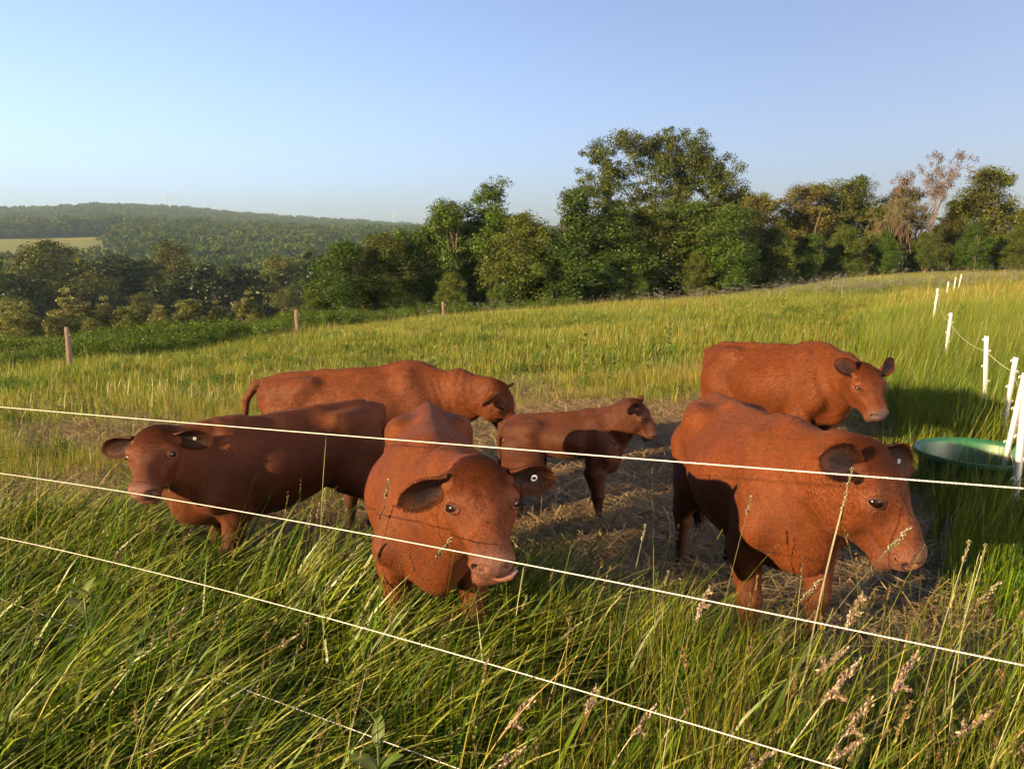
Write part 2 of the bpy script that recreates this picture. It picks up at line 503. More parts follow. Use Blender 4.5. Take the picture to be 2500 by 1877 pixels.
def strands(V, Q, Nn, C, flow, count, length, width, lift, r, sel=None, jitter=.35, shade=(.72, 1.3)):
    """short tapered hairs standing on a surface, each one triangle"""
    A = np.linalg.norm(np.cross(V[Q[:, 2]] - V[Q[:, 0]], V[Q[:, 3]] - V[Q[:, 1]]), axis=1)
    if sel is not None: A = A * sel[Q].mean(1)
    p = A / A.sum()
    f = r.choice(len(Q), count, p=p)
    w = r.dirichlet((1, 1, 1, 1), count)
    P = (V[Q[f]] * w[..., None]).sum(1); n = (Nn[Q[f]] * w[..., None]).sum(1); c = (C[Q[f]] * w[..., None]).sum(1)
    t = flow(P, n) + r.normal(0, jitter, (count, 3))
    t -= (t * n).sum(1)[:, None] * n; t /= np.linalg.norm(t, axis=1)[:, None] + 1e-9
    sd = np.cross(n, t)
    L = length * r.uniform(.6, 1.3, count)[:, None]
    W = width * r.uniform(.7, 1.3, count)[:, None]
    lf = lift * r.uniform(.4, 1.5, count)[:, None]
    b0 = P - n * .002 - sd * W; b1 = P - n * .002 + sd * W
    mid = P + t * L * .55 + n * L * lf * .8
    tip = P + t * L + n * L * lf * .9
    VV = np.stack([b0, b1, mid + sd * W * .6, mid - sd * W * .6, tip], 1).reshape(-1, 3)
    i = np.arange(count) * 5
    Qd = np.stack([i, i + 1, i + 2, i + 3], 1); Tr = np.stack([i + 3, i + 2, i + 4], 1)
    c = np.clip(c * r.uniform(*shade, count)[:, None], 0, 1)
    return VV, [Qd, Tr], np.repeat(c, 5, 0)

def build_cow(label, root, heading, s, poll, F, U, hs=1.05, xs=1.0, group=None, h=.010, coat=(.112, .0262, .0043),
              legs=None, tail=None, ears=(0, 0), ear_f=(0, 0), ear_add=None, ear_drop=(.15, .15), ear_fwd=.15, tags=(), tag_size=1.0, name='cow', deep=1.0, slim=1.0, seed=1,
              hair=26000, fluff=1.0, jaw_open=0.0, tongue=False, neck_w=1.0, lid=.55, muzzle_col=(.125, .054, .036), boney=1.0, pad_dark=0.0):
    coat = tuple(c * ALB * k for c, k in zip(coat, (.82, .81, .68))); muzzle_col = tuple(c * ALB for c in muzzle_col)
    r = np.random.default_rng(seed)
    rz = math.atan2(heading[1], heading[0])
    g0 = gz(*root)
    base = empty(name, (root[0], root[1], g0), (0, 0, rz))
    tag(base, label, 'cow' if name == 'cow' else name, group)
    # lean the body with the slope of the hill
    hx = np.array([math.cos(rz), math.sin(rz)]); slope = (gz(root[0] + hx[0] * .6, root[1] + hx[1] * .6) - gz(root[0] - hx[0] * .6, root[1] - hx[1] * .6)) / 1.2
    hy = np.array([-hx[1], hx[0]]); slope_y = (gz(root[0] + hy[0] * .3, root[1] + hy[1] * .3) - gz(root[0] - hy[0] * .3, root[1] - hy[1] * .3)) / .6
    def loc(p):
        d = np.asarray(p, float) - np.array([root[0], root[1], g0])
        return np.array([d[0] * hx[0] + d[1] * hx[1], d[0] * hy[0] + d[1] * hy[1], d[2]])
    def dirl(v):
        v = np.asarray(v, float)
        return nv([v[0] * hx[0] + v[1] * hx[1], v[0] * hy[0] + v[1] * hy[1], v[2]])
    P0 = loc(poll); Fd = dirl(F); Ud = dirl(U); Ud = nv(Ud - (Ud @ Fd) * Fd); Sd = np.cross(Ud, Fd)
    HF_, HU_ = .80, 1.12
    hp = lambda f, sd, u: P0 + hs * (f * HF_ * Fd + sd * Sd + u * HU_ * Ud)
    X = lambda x, y, z: np.array([x * s * xs, y * s, z * s + x * s * xs * slope])
    fl = Field()
    t = SECT.copy()
    top = t[:, 1] + t[:, 2]; t[:, 2] *= deep; t[:, 1] = top - t[:, 2]
    # smoother table
    xx = np.linspace(t[0, 0], t[-1, 0], 40)
    tt = np.stack([np.interp(xx, t[:, 0], t[:, i]) for i in range(5)], 1)
    for _ in range(2):
        tt[1:-1, 1:] = (tt[:-2, 1:] + 2 * tt[1:-1, 1:] + tt[2:, 1:]) / 4
    tt[:, 3] *= slim; tt[:, 0] *= s * xs; tt[:, 1:4] *= s; tt[:, 1] += tt[:, 0] * slope
    fl.barrel(tt, k=.06 * s)
    L = lambda a, b, ra, rb, k=.06, up=(0, 0, 1), sub=False: fl.limb(X(*a), X(*b), tuple(np.atleast_1d(ra) * s), tuple(np.atleast_1d(rb) * s), up, k * s, sub) if not np.isscalar(ra) else fl.limb(X(*a), X(*b), ra * s, rb * s, up, k * s, sub)
    # back line, hips and shoulder blades
    L((-.70, 0, 1.145), (-.30, 0, 1.150), .035, .035, .05)
    L((-.30, 0, 1.150), (.30, 0, 1.160), .035, .035, .05)
    L((.30, 0, 1.160), (.50, 0, 1.15), .05, .05, .08)
    for y in (-1, 1):
        L((-.36, y * .170, 1.10), (-.47, y * .182, 1.05), .046 * boney, .055, .15)
        L((-.77, y * .085, 1.04), (-.80, y * .085, 1.02), .04, .035, .05)
        L((-.44, y * .16, 1.08), (-.74, y * .08, 1.05), .05, .05, .09)
        L((.40, y * .13, 1.10), (.58, y * .185, .74), (.06, .08), (.09, .11), .10)
    # brisket
    L((.48, 0, .62), (.62, 0, .68), (.11, .10), (.09, .10), .12)
    # legs
    lg = dict(fl=(0, 0), fr=(0, 0), bl=(0, 0), br=(0, 0))
    if legs: lg.update(legs)
    feet = []
    def leg(pts, rr):
        for (a, b, ra, rb) in zip(pts[:-1], pts[1:], rr[:-1], rr[1:]):
            fl.limb(a, b, ra * s if np.isscalar(ra) else tuple(np.array(ra) * s), rb * s if np.isscalar(rb) else tuple(np.array(rb) * s), (1, 0, 0), .03 * s)
    for kx, y in (('fl', 1), ('fr', -1)):
        dx, dy = lg[kx]
        fz = (.48 + dx) * s * xs * slope + (y * .165 + dy) * s * slope_y
        G = lambda x, yy, z, q: np.array([(x + dx * q) * s * xs, (y * yy + dy * q) * s, z * s + fz * q + (1 - q) * x * s * xs * slope])
        leg([G(.52, .15, .88, 0), G(.42, .185, .60, .15), G(.475, .17, .36, .6), G(.47, .165, .33, .62), G(.475, .165, .14, .9), G(.485, .165, .095, 1), G(.51, .165, .03, 1)],
            [(.10, .17), (.080, .105), (.052, .060), (.050, .056), (.034, .036), (.046, .046), (.05, .055)])
        feet.append((G(.515, .165, 0, 1), dx))
    for kx, y in (('bl', 1), ('br', -1)):
        dx, dy = lg[kx]
        fz = (-.66 + dx) * s * xs * slope + (y * .16 + dy) * s * slope_y
        G = lambda x, yy, z, q: np.array([(x + dx * q) * s * xs, (y * yy + dy * q) * s, z * s + fz * q + (1 - q) * x * s * xs * slope])
        leg([G(-.56, .13, .90, 0), G(-.46, .17, .66, .1), G(-.64, .165, .50, .5), G(-.71, .16, .42, .65), G(-.68, .16, .36, .7), G(-.655, .16, .14, .95), G(-.65, .16, .095, 1), G(-.62, .16, .03, 1)],
            [(.13, .22), (.11, .15), (.06, .085), (.05, .066), (.042, .054), (.036, .04), (.046, .046), (.05, .055)])
        L((-.62, y * .13, .88), (-.74, y * .12, .66), (.10, .13), (.06, .10), .08)
        feet.append((G(-.615, .16, 0, 1), dx))
    # tail
    tp = tail or [(-.80, 0, 1.12), (-.885, 0, 1.08), (-.915, 0, .95), (-.90, 0, .70), (-.885, 0, .45)]
    tp = [X(*q) for q in tp]
    rt = [.034, .034, .028, .021, .015]
    for a, b, ra, rb in zip(tp[:-1], tp[1:], rt[:-1], rt[1:]):
        fl.limb(a, b, ra * s, rb * s, (1, 0, 0), .02 * s)
    # neck: from the shoulders to behind the cheeks
    n0 = X(.42, 0, .96); n1 = X(.60, 0, .92); n3 = hp(.06, 0, -.125); n2h = hp(.0, 0, -.12)
    back = P0 - Fd * .02
    mid = .5 * (n1 + n2h) + np.array([0, 0, .015])
    nw = neck_w
    upn = lambda a, b: np.array([0, 0, 1.0]) if abs(nv(b - a)[2]) < .8 else np.array([-1.0, 0, .2])
    fl.limb(n0, n1, (.17 * s, .235 * s * deep), (.13 * s * nw, .190 * s * deep), (0, 0, 1), .10 * s)
    fl.limb(n1, mid, (.13 * s * nw, .190 * s * deep), (.110 * s * nw, .175 * s), upn(n1, mid), .10 * s)
    fl.limb(mid, n2h, (.110 * s * nw, .175 * s), (.092 * hs, .125 * hs), upn(mid, n2h), .08 * s)
    fl.limb(n2h, n3, (.088 * hs, .105 * hs), (.085 * hs, .10 * hs), Ud, .04 * hs)
    # dewlap
    dl = .5 * (mid + n2h) - np.array([0, 0, .10 * s])
    fl.limb(X(.60, 0, .64), dl, (.035 * s, .08 * s), (.04 * s, .07 * s), (0, 0, 1), .10 * s)
    # head
    def hd(a, b, ra, rb, k=.03, sub=False, up=None):
        q = lambda v: (v * hs, v * hs) if np.isscalar(v) else (v[0] * hs, v[1] * hs * (1.1 if up is None else 1))
        fl.limb(hp(*a), hp(*b), q(ra), q(rb), Ud if up is None else up, k * hs, sub)
    jo = jaw_open
    hd((.035, 0, -.085), (.15, 0, -.088), (.112, .080), (.122, .090), .04)
    hd((.02, 0, -.035), (.05, 0, -.035), (.055, .035), (.06, .03), .05)
    hd((.15, 0, -.085), (.33, 0, -.092), (.112, .086), (.070, .064), .04)
    hd((.33, 0, -.094), (.415, 0, -.098), (.070, .064), (.072, .056), .03)
    hd((.428, -.034, -.086), (.428, .034, -.086), (.034, .034), (.034, .034), .02, up=Fd)
    hd((.424, -.034, -.114), (.424, .034, -.114), (.030, .030), (.030, .030), .02, up=Fd)
    for y in (-1, 1):
        hd((.150, y * .098, -.050), (.190, y * .092, -.058), .038, .034, .03)
        hd((.11, y * .098, -.085), (.28, y * .058, -.098), .028, .024, .035)
        hd((.05, y * .052, -.165), (.20, y * .056, -.165), (.052, .092), (.050, .072), .04)
        hd((.430, y * .056, -.086), (.420, y * .060, -.100), .022, .022, .015)
        hd((.03, y * .085, -.064), (.008, y * .112, -.068), .038, .032, .03)
    hd((.14, 0, -.200 - jo * .02), (.36, 0, -.166 - jo * .05), (.060, .052), (.050, .032), .04)
    hd((.410, -.024, -.164 - jo * .055), (.410, .024, -.164 - jo * .055), (.032, .032), (.032, .032), .025, up=Fd)
    for y in (-1, 1):
        hd((.468, y * .036, -.080), (.446, y * .060, -.090), (.012, .010), (.017, .013), .008, True)
        hd((.178, y * .152, -.050), (.176, y * .146, -.052), .021, .021, .010, True)
        if jo > .1: hd((.29, y * .082, -.133 - jo * .01), (.40, y * .072, -.141 - jo * .02), (.03, .003 + jo * .012), (.04, .004 + jo * .02), .010, True)
        else: hd((.30, y * .088, -.136), (.41, y * .078, -.141), .012, .012, .014, True)
        hd((.22, y * .125, -.03), (.30, y * .09, -.05), .03, .03, .05, True)
    if jo > .1: hd((.41, -.05, -.143 - jo * .02), (.41, .05, -.143 - jo * .02), (.07, .003 + jo * .022), (.07, .003 + jo * .022), .010, True, up=Ud)
    lo, hi = fl.bounds()
    V, Q = surface_net(fl, lo, hi, h)
    V = relax(V, Q, 1, .4)
    Nn = vnormals(V, Q)
    # loose skin: folds across the neck, a hint of ribs, uneven flesh
    dp = np.linalg.norm(V - P0, axis=1) / hs
    nm = ss(.20, .30, dp) * ss(.72, .5, dp) * ss(.30 * s, .42 * s, V[:, 0]) * ss(.5 * s, .62 * s, V[:, 2])
    rel0 = (V - P0) / hs
    nm *= 1 - ss(.0, .06, rel0 @ Fd)
    fold = np.sin(dp * 95 + 2.5 * np.sin(V[:, 2] * 9) + 1.5 * np.sin(V[:, 2] * 23 + V[:, 0] * 14))
    ribs = np.sin(V[:, 0] / s * 62 + V[:, 2] * 7) * ss(.42, .30, np.abs(V[:, 0] / s - .02)) * ss(.58, .72, V[:, 2] / s) * ss(1.12, 1.0, V[:, 2] / s)
    lump = np.sin(V[:, 0] * 21 + 1.7 * np.sin(V[:, 2] * 13 + seed)) * np.sin(V[:, 1] * 19 + V[:, 2] * 15 + 1.3 * seed)
    V = V + Nn * (.0020 * fold * nm + .0005 * ribs + .0020 * lump * (~((rel0 @ Fd > .05) & (dp < .6))))[:, None] * s
    Nn = vnormals(V, Q)
    # hide colours by region, darker on the legs, lighter towards the back line
    rel = (V - P0) / hs
    hf, hsd, hu = rel @ Fd / HF_, rel @ Sd, rel @ Ud / HU_
    hfsu = np.stack([hf, hsd, hu], 1)
    C = np.tile(np.array(coat), (len(V), 1))
    inhead = (hf > -.1) & (np.abs(hsd) < .17) & (hu > -.3) & (hu < .1) & (hf < .6)
    def mixc(c, w):
        nonlocal C
        C = C * (1 - w[:, None]) + np.array(c) * w[:, None]
    ph = ss(.35, .42, hf + .012 * np.sin(hsd * 60) - .25 * np.abs(hu + .12)) * inhead
    mixc(np.array(muzzle_col) * .85, ph * .6)
    pad = ss(.428, .448, hf) * ss(-.14, -.12, hu) * inhead
    mixc(np.array(muzzle_col) * (1 - pad_dark * .75) + np.array([0, .01, .02]) * pad_dark, pad)
    ey = np.minimum(np.linalg.norm(hfsu - np.array([.174, .124, -.056]), axis=1), np.linalg.norm(hfsu - np.array([.174, -.124, -.056]), axis=1))
    mixc(np.array([.085, .030, .014]), ss(.055, .03, ey) * .6 * inhead)
    nost = np.minimum(np.linalg.norm(hfsu - np.array([.457, .048, -.085]), axis=1), np.linalg.norm(hfsu - np.array([.457, -.048, -.085]), axis=1))
    mixc(np.array([.035, .015, .012]), ss(.019, .011, nost) * inhead)
    lip = ss(.012, .004, np.abs(hu + .141 + jo * .02)) * ss(.27, .30, hf) * inhead
    mixc(np.array([.06, .022, .018]), lip * .6)
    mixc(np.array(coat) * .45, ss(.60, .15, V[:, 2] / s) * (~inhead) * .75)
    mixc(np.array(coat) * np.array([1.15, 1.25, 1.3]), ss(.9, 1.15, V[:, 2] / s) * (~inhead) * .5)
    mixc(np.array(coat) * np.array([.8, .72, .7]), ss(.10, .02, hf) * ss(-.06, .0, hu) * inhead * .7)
    # dried mud on the legs and under the belly
    mud = ss(.55, .2, V[:, 2] / s) * (~inhead) * np.clip(.5 + .9 * np.sin(V[:, 0] * 37 + 3 * np.sin(V[:, 2] * 21)) * np.sin(V[:, 1] * 41 + V[:, 2] * 33 + seed), 0, 1)
    mixc(np.array([.030, .020, .012]), mud * .75)
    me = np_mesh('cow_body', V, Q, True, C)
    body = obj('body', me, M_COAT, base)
    # flow of the hair: back and down on the body, away from the nose on the head
    def flow(P, n):
        a = np.tile(np.array([-.85, 0, -.55]), (len(P), 1))
        rl = (P - P0) / hs; hfp = rl @ Fd; m = (hfp > -.02) & (np.linalg.norm(rl - .2 * Fd, axis=1) < .33)
        a[m] = -Fd + 1.2 * np.sign(rl @ Sd)[m][:, None] * Sd * .4
        return a
    selb = np.ones(len(V)); selb[pad > .3] = 0; selb[ey < .026] = 0; selb[nost < .018] = 0; selb[V[:, 2] < .12 * s] = 0; selb[lip > .2] = 0
    selb[ph > .5] *= .5
    HV, HF, HC = strands(V, Q, Nn, C, flow, hair, .021 * s * fluff ** .8, .0012 * fluff ** .6, .09 * fluff ** 1.6, r, selb, .32, (.58, 1.42))
    # forelock on the poll
    fore = (ss(.13, .02, hf) * ss(-.075, -.02, hu) * ss(.11, .06, np.abs(hsd)) * inhead)
    fore = fore + .4 * ss(.24, .1, hf) * ss(-.06, -.01, hu) * ss(.06, .02, np.abs(hsd)) * inhead
    def flow2(P, n):
        rl = (P - P0) / hs
        a = Fd * .9 + np.sign(rl @ Sd + r.normal(0, .03, len(P)))[:, None] * Sd * .5
        return a
    KV, KF, KC = strands(V, Q, Nn, C * .9, flow2, max(500, hair // 24), .030 * hs, .0014, .14, r, fore, .5, (.75, 1.05))
    # back line and brisket fluff
    n_ = len(HV)
    obj('coat_hair', np_mesh('coat_hair', HV, HF, False, HC), M_HAIR, base)
    obj('forelock', np_mesh('forelock', KV, KF, False, KC), M_HAIR, base)
    # tail switch
    tv = []; te = tp[-1]; sw = []
    mb = MB()
    for i in range(60):
        a = te + r.normal(0, .012, 3) * s + np.array([0, 0, .05 * s]); b = te + np.array([r.normal(0, .03), r.normal(0, .03), -r.uniform(.12, .26)]) * s
        w = np.array([r.normal(), r.normal(), 0]); w = nv(w) * .004
        mb.add([a - w, a + w, (a + b) / 2 + w * 1.2 + r.normal(0, .008, 3), (a + b) / 2 - w * 1.2, b], T=[[3, 2, 4]], Q=[[0, 1, 2, 3]])
    me = mb.mesh('tail_switch', False); c = np.tile(np.array([*coat, 1.0]) * .5, (len(me.vertices), 1)); a = me.color_attributes.new('col', 'FLOAT_COLOR', 'POINT'); a.data.foreach_set('color', c.ravel().astype(np.float32))
    obj('tail_switch', me, M_HAIR, base)
    # hooves
    for p, dx in feet:
        hm = MB()
        for y in (-1, 1):
            th = np.linspace(0, 2 * np.pi, 10, endpoint=False)
            rings = [(.0, .052, .03), (.03, .05, .028), (.065, .038, .025)]
            VV = np.concatenate([np.stack([p[0] + s * (rx * np.cos(th) - z * .35), p[1] + y * .024 * s + s * ry * np.sin(th), p[2] + s * z + 0 * th], -1) for z, rx, ry in rings])
            Qh = [[i * 10 + j, i * 10 + (j + 1) % 10, (i + 1) * 10 + (j + 1) % 10, (i + 1) * 10 + j] for i in range(2) for j in range(10)]
            hm.add(VV, Q=Qh)
        obj('hoof', hm.mesh('hoof'), M_HOOF, base)
    # eyes with lids
    for y in (1, -1):
        ctr = hp(.174, y * .107, -.056)
        e = nv(.36 * Fd + y * .82 * Sd + .42 * Ud)
        er = .0255 * hs
        la, lb = np.meshgrid(np.linspace(0, np.pi, 15), np.linspace(0, 2 * np.pi, 24, endpoint=False), indexing='ij')
        a1 = nv(Fd - (Fd @ e) * e); b1 = np.cross(e, a1); b1 = b1 if b1 @ Ud > 0 else -b1
        a1 = nv(a1 * .75 + b1 * .66); b1 = np.cross(e, a1); b1 = b1 if b1 @ Fd < 0 else -b1
        dirs = np.cos(la)[..., None] * e + np.sin(la)[..., None] * (np.cos(lb)[..., None] * a1 + np.sin(lb)[..., None] * b1)
        i = np.arange(14)[:, None] * 24; j = np.arange(24)[None]; k2 = (j + 1) % 24
        Qe = np.stack([i + j, i + k2, i + 24 + k2, i + 24 + j], -1).reshape(-1, 4)
        eye = obj('eye', np_mesh('eye', (ctr + dirs * er).reshape(-1, 3), Qe), M_EYE, base)
        # lids: almond opening
        u_, v_ = np.meshgrid(np.linspace(0, 2 * np.pi, 40, endpoint=False), np.linspace(0, 1, 7), indexing='ij')
        ca, sa = np.cos(u_), np.sin(u_)
        open_b = np.where(sa > 0, lid, lid * .85) * (1 - .25 * np.abs(ca) ** 2)
        inner = np.stack([.93 * np.sign(ca) * np.abs(ca), open_b * sa], -1)
        outer = np.stack([1.75 * ca, 1.5 * sa], -1)
        pq = inner + (outer - inner) * v_[..., None]
        rad = np.linalg.norm(pq, axis=-1)
        zz = np.where(v_ < .55, np.sqrt(np.clip(1.18 ** 2 - np.minimum(rad, 1.0) ** 2, .1, 9)), 0)
        dome = np.sqrt(np.clip(1.20 ** 2 - np.minimum(rad, 1.15) ** 2, .02, 9)); flat = .25
        zz = np.sqrt(np.clip(1.10 ** 2 - np.minimum(rad, 1.05) ** 2, .02, 9)) * (1 - v_) ** .5 + v_ * (.55 - 1.9 * v_ ** 2)
        LV = ctr + er * (pq[..., 0:1] * a1 + pq[..., 1:2] * b1 + zz[..., None] * e)
        i = np.arange(40)[:, None] * 7; ii = ((np.arange(40)[:, None] + 1) % 40) * 7; j = np.arange(6)[None]
        Ql = np.stack([i + j, i + j + 1, ii + j + 1, ii + j], -1).reshape(-1, 4)
        lc = np.array(coat) + (np.array([.03, .010, .008]) - np.array(coat)) * (1 - ss(.1, .28, v_))[..., None]
        lc = lc + (np.array([.095, .042, .028]) - lc) * (ss(.08, .16, v_) * ss(.40, .22, v_) * (sa < 0))[..., None] * .6
        obj('eyelid', np_mesh('eyelid', LV.reshape(-1, 3), Ql, True, lc.reshape(-1, 3)), M_COAT, eye)
        # lashes
        lm = MB()
        for q in np.linspace(.15, .85, 22):
            an = q * np.pi
            p = ctr + er * (.93 * math.cos(an) * a1 + lid * math.sin(an) * b1 + 1.02 * e)
            tip = p + er * (.8 * e + .5 * math.cos(an) * a1 + (-.15 + .3 * r.random()) * b1)
            lm.add([p - a1 * .0006, p + a1 * .0006, tip], T=[[0, 1, 2]])
        obj('eyelash', lm.mesh('eyelash', False), M_TAGD, eye)
    # ears
    for idx, y in enumerate((1, -1)):
        eb = hp(.022, y * .112, -.050)
        out = nv(y * Sd * 1.0 + Ud * (-ear_drop[idx] * .55) - Fd * (ear_drop[idx] * -.6) - Ud * .12 + np.array([0, 0, ears[idx]]) + Fd * ear_f[idx] + (np.zeros(3) if ear_add is None else np.linalg.norm(ear_add[idx]) * dirl(ear_add[idx])))
        op = nv(Ud * .32 + Fd * (.72 + ear_fwd)); op = nv(op - (op @ out) * out)
        wd = np.cross(out, op)
        if wd @ Fd > 0: wd = -wd                   # towards the back of the head
        nt_, nv_ = 18, 13
        tq, vq = np.meshgrid(np.linspace(0, 1, nt_), np.linspace(-1, 1, nv_), indexing='ij')
        EL = .190 * hs
        wprof = np.interp(tq, [0, .1, .25, .45, .65, .82, .93, 1.0], [.030, .038, .054, .062, .058, .043, .026, .005]) * hs
        cup = np.interp(tq, [0, .15, .4, .8, 1], [1.15, .95, .55, .32, .1])
        ang = vq * (1.15 * cup)
        off = wprof * np.where(cup > .01, np.sin(ang) / (1.15 * np.maximum(cup, .2)) * 1.05, vq)
        dep = wprof * (1 - np.cos(ang)) / np.maximum(1.15 * cup, .3) * 1.2
        cent = eb + out * (tq * EL)[..., None] - op * ((tq ** 2) * .02 * hs - 0.006)[..., None] + np.array([0, 0, -1]) * (tq ** 2 * .025 * hs)[..., None]
        Pin = cent + wd * off[..., None] + op * dep[..., None]
        gT = np.gradient(Pin, axis=0); gV = np.gradient(Pin, axis=1)
        nn = np.cross(gT, gV); nn /= np.linalg.norm(nn, axis=-1)[..., None] + 1e-9
        sgn = np.sign((nn * op).sum(-1).mean()); nn = nn * sgn
        th = (.0065 * hs * (1 - vq ** 2) * (1 - tq ** 3) + .0015 + .012 * (1 - tq) ** 4)[..., None]
        Pout = Pin - nn * th
        EV = np.concatenate([Pin.reshape(-1, 3), Pout.reshape(-1, 3)]); n1_ = nt_ * nv_
        i = np.arange(nt_ - 1)[:, None] * nv_; j = np.arange(nv_ - 1)[None]
        q1 = np.stack([i + j, i + j + 1, i + nv_ + j + 1, i + nv_ + j], -1).reshape(-1, 4)
        q2 = q1[:, ::-1] + n1_
        e1 = [[k * nv_, (k + 1) * nv_, (k + 1) * nv_ + n1_, k * nv_ + n1_] for k in range(nt_ - 1)]
        e2 = [[(k + 1) * nv_ - 1, (k + 1) * nv_ - 1 + n1_, (k + 2) * nv_ - 1 + n1_, (k + 2) * nv_ - 1] for k in range(nt_ - 1)]
        Qe = np.vstack([q1, q2, e1, e2])
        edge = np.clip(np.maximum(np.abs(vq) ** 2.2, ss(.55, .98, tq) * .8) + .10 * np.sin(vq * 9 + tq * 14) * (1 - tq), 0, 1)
        inn = (np.array([.009, .0035, .003]) * (1 - edge[..., None]) + np.array(coat) * .85 * edge[..., None])  # inside of the ear near-black: its shade is painted into the colour
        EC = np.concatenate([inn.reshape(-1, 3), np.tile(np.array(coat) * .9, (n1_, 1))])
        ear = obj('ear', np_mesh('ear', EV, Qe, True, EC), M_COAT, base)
        NE = np.concatenate([nn.reshape(-1, 3), -nn.reshape(-1, 3)])
        rim = np.concatenate([(.12 + (np.abs(vq) > .8) * 2.5 + (tq > .9) * 1.0).ravel(), (.25 + (np.abs(vq) > .85) * 2).ravel()])
        fV, fF, fC = strands(EV, np.vstack([q1, q2]), NE, EC, lambda P, n: np.tile(out, (len(P), 1)) * .7 + nv(np.array([0, 0, -.2])) * .3 + ((P - eb) @ wd)[:, None] * wd * 14, 1800, .014 * hs, .0010, .4, r, rim, .35, (.7, 1.25))
        obj('ear_hair', np_mesh('ear_hair', fV, fF, False, fC), M_HAIR, ear)
        if y in tags:
            a = nt_ * 11 // 20; tp_ = Pin[a, nv_ // 2] + nn[a, nv_ // 2] * .006; tn = nn[a, nv_ // 2]
            t1 = nv(np.cross(tn, [.3, .2, 1])); t2 = np.cross(tn, t1)
            tmb = MB(); tu = np.linspace(0, 2 * np.pi, 24, endpoint=False); tw = np.linspace(0, 2 * np.pi, 8, endpoint=False)
            TU, TW = np.meshgrid(tu, tw, indexing='ij')
            R1, R2 = .0105 * tag_size, .0034 * tag_size
            tv_ = tp_ + ((R1 + R2 * np.cos(TW)) * np.cos(TU))[..., None] * t1 + ((R1 + R2 * np.cos(TW)) * np.sin(TU))[..., None] * t2 + (R2 * .6 * np.sin(TW))[..., None] * tn
            i = np.arange(24)[:, None] * 8; ii = ((np.arange(24)[:, None] + 1) % 24) * 8; j = np.arange(8)[None]; jj = (j + 1) % 8
            tmb.add(tv_, Q=np.stack([i + j, ii + j, ii + jj, i + jj], -1).reshape(-1, 4))
            tg = obj('ear_tag', tmb.mesh('ear_tag'), M_TAG, ear)
    if tongue:
        tb = MB()
        pts = [hp(.34, 0, -.150 - jo * .02), hp(.42, .012, -.152 - jo * .02), hp(.458, .034, -.145), hp(.476, .060, -.128), hp(.462, .084, -.112)]
        tb.tube(np.array([pts[0], (pts[0] + pts[1]) / 2, pts[1], (pts[1] + pts[2]) / 2, pts[2], (pts[2] + pts[3]) / 2, pts[3], pts[4]]), np.array([.022, .024, .024, .023, .021, .019, .015, .006]) * hs, 12)
        obj('tongue', tb.mesh('tongue'), M_TONGUE, base)
    return base

HERD = 'red cattle gathered behind the fence'
build_cow('large red cow in front with its tongue out, round white ear tag',
          (-.42, 3.73), (.13, -.99), 1.0, (-.12, 2.60, 1.14), (.20, -.80, -.56), (.14, -.53, .83), hs=1.0,
          group=HERD, h=.008, tags=(1,), ears=(.10, -.12), ear_drop=(.1, .2), jaw_open=.55, tongue=True, seed=11, hair=75000, legs=dict(fl=(.02, 0), fr=(-.05, 0)))
build_cow('dark red young cow on the left staring at the camera, its flank in shade',
          (-1.55, 4.82), (-.70, -.71), .93, (-2.11, 4.26, .865), (.10, -.82, -.56), (.0, -.56, .82), hs=1.06,
          group=HERD, h=.009, tags=(1,), tag_size=.7, ears=(.06, -.04), ear_drop=(.05, .12), jaw_open=.14, seed=12, hair=50000, coat=(.094, .0225, .0040), legs=dict(fl=(.02, 0), fr=(-.10, 0)))
build_cow('red cow standing side-on at the back left with its tail arched out, nosing the calf',
          (-1.30, 6.28), (1, -.05), 1.02, (-.06, 6.03, .80), (.42, -.10, -.90), (.80, -.30, .42), hs=1.0,
          group=HERD, h=.011, ears=(.0, .0), ear_drop=(.1, .1), seed=13, hair=45000, fluff=1.5,
          tail=[(-.78, 0, 1.13), (-.88, -.02, 1.10), (-.97, -.03, .98), (-1.0, -.03, .75), (-.97, -.03, .5)])
build_cow('shaggy red cow standing at the back right, head lowered towards the tall grass',
          (2.42, 6.72), (.50, -.86), .98, (2.78, 5.74, 1.00), (.12, -.68, -.72), (.16, -.66, .70), hs=1.04,
          group=HERD, h=.011, ears=(.95, .95), ear_drop=(-.1, -.1), ear_fwd=-.3, seed=14, hair=50000, fluff=1.8, pad_dark=.7, lid=.36)
build_cow('red cow in front on the right with its head turned right over the long grass',
          (1.25, 3.74), (.06, -1.0), .97, (1.45, 2.86, 1.13), (.44, -.40, -.80), (.58, -.54, .60), hs=1.20,
          group=HERD, h=.008, tags=(1,), tag_size=.75, ears=(.10, .35), ear_drop=(.2, .0), ear_f=(.1, -.25), ear_add=((.75, -.3, -.25), (0, 0, 0)), ear_fwd=-.45, seed=15, hair=75000, fluff=1.1, coat=(.116, .0275, .0046))
build_cow('small red calf, coat darkened for shade, standing in profile on the straw in the middle of the herd',
          (.40, 5.48), (.99, -.12), .74, (.92, 5.28, .83), (.62, -.22, -.74), (.70, -.22, .66), hs=.74, xs=.74, name='calf',
          group=HERD, h=.007, ears=(.25, .25), ear_drop=(-.1, -.1), seed=16, hair=26000, deep=.70, slim=.82, coat=(.060, .0140, .0029), boney=.7, muzzle_col=(.04, .018, .014))  # calf coat darkened to stand in for shade from the herd

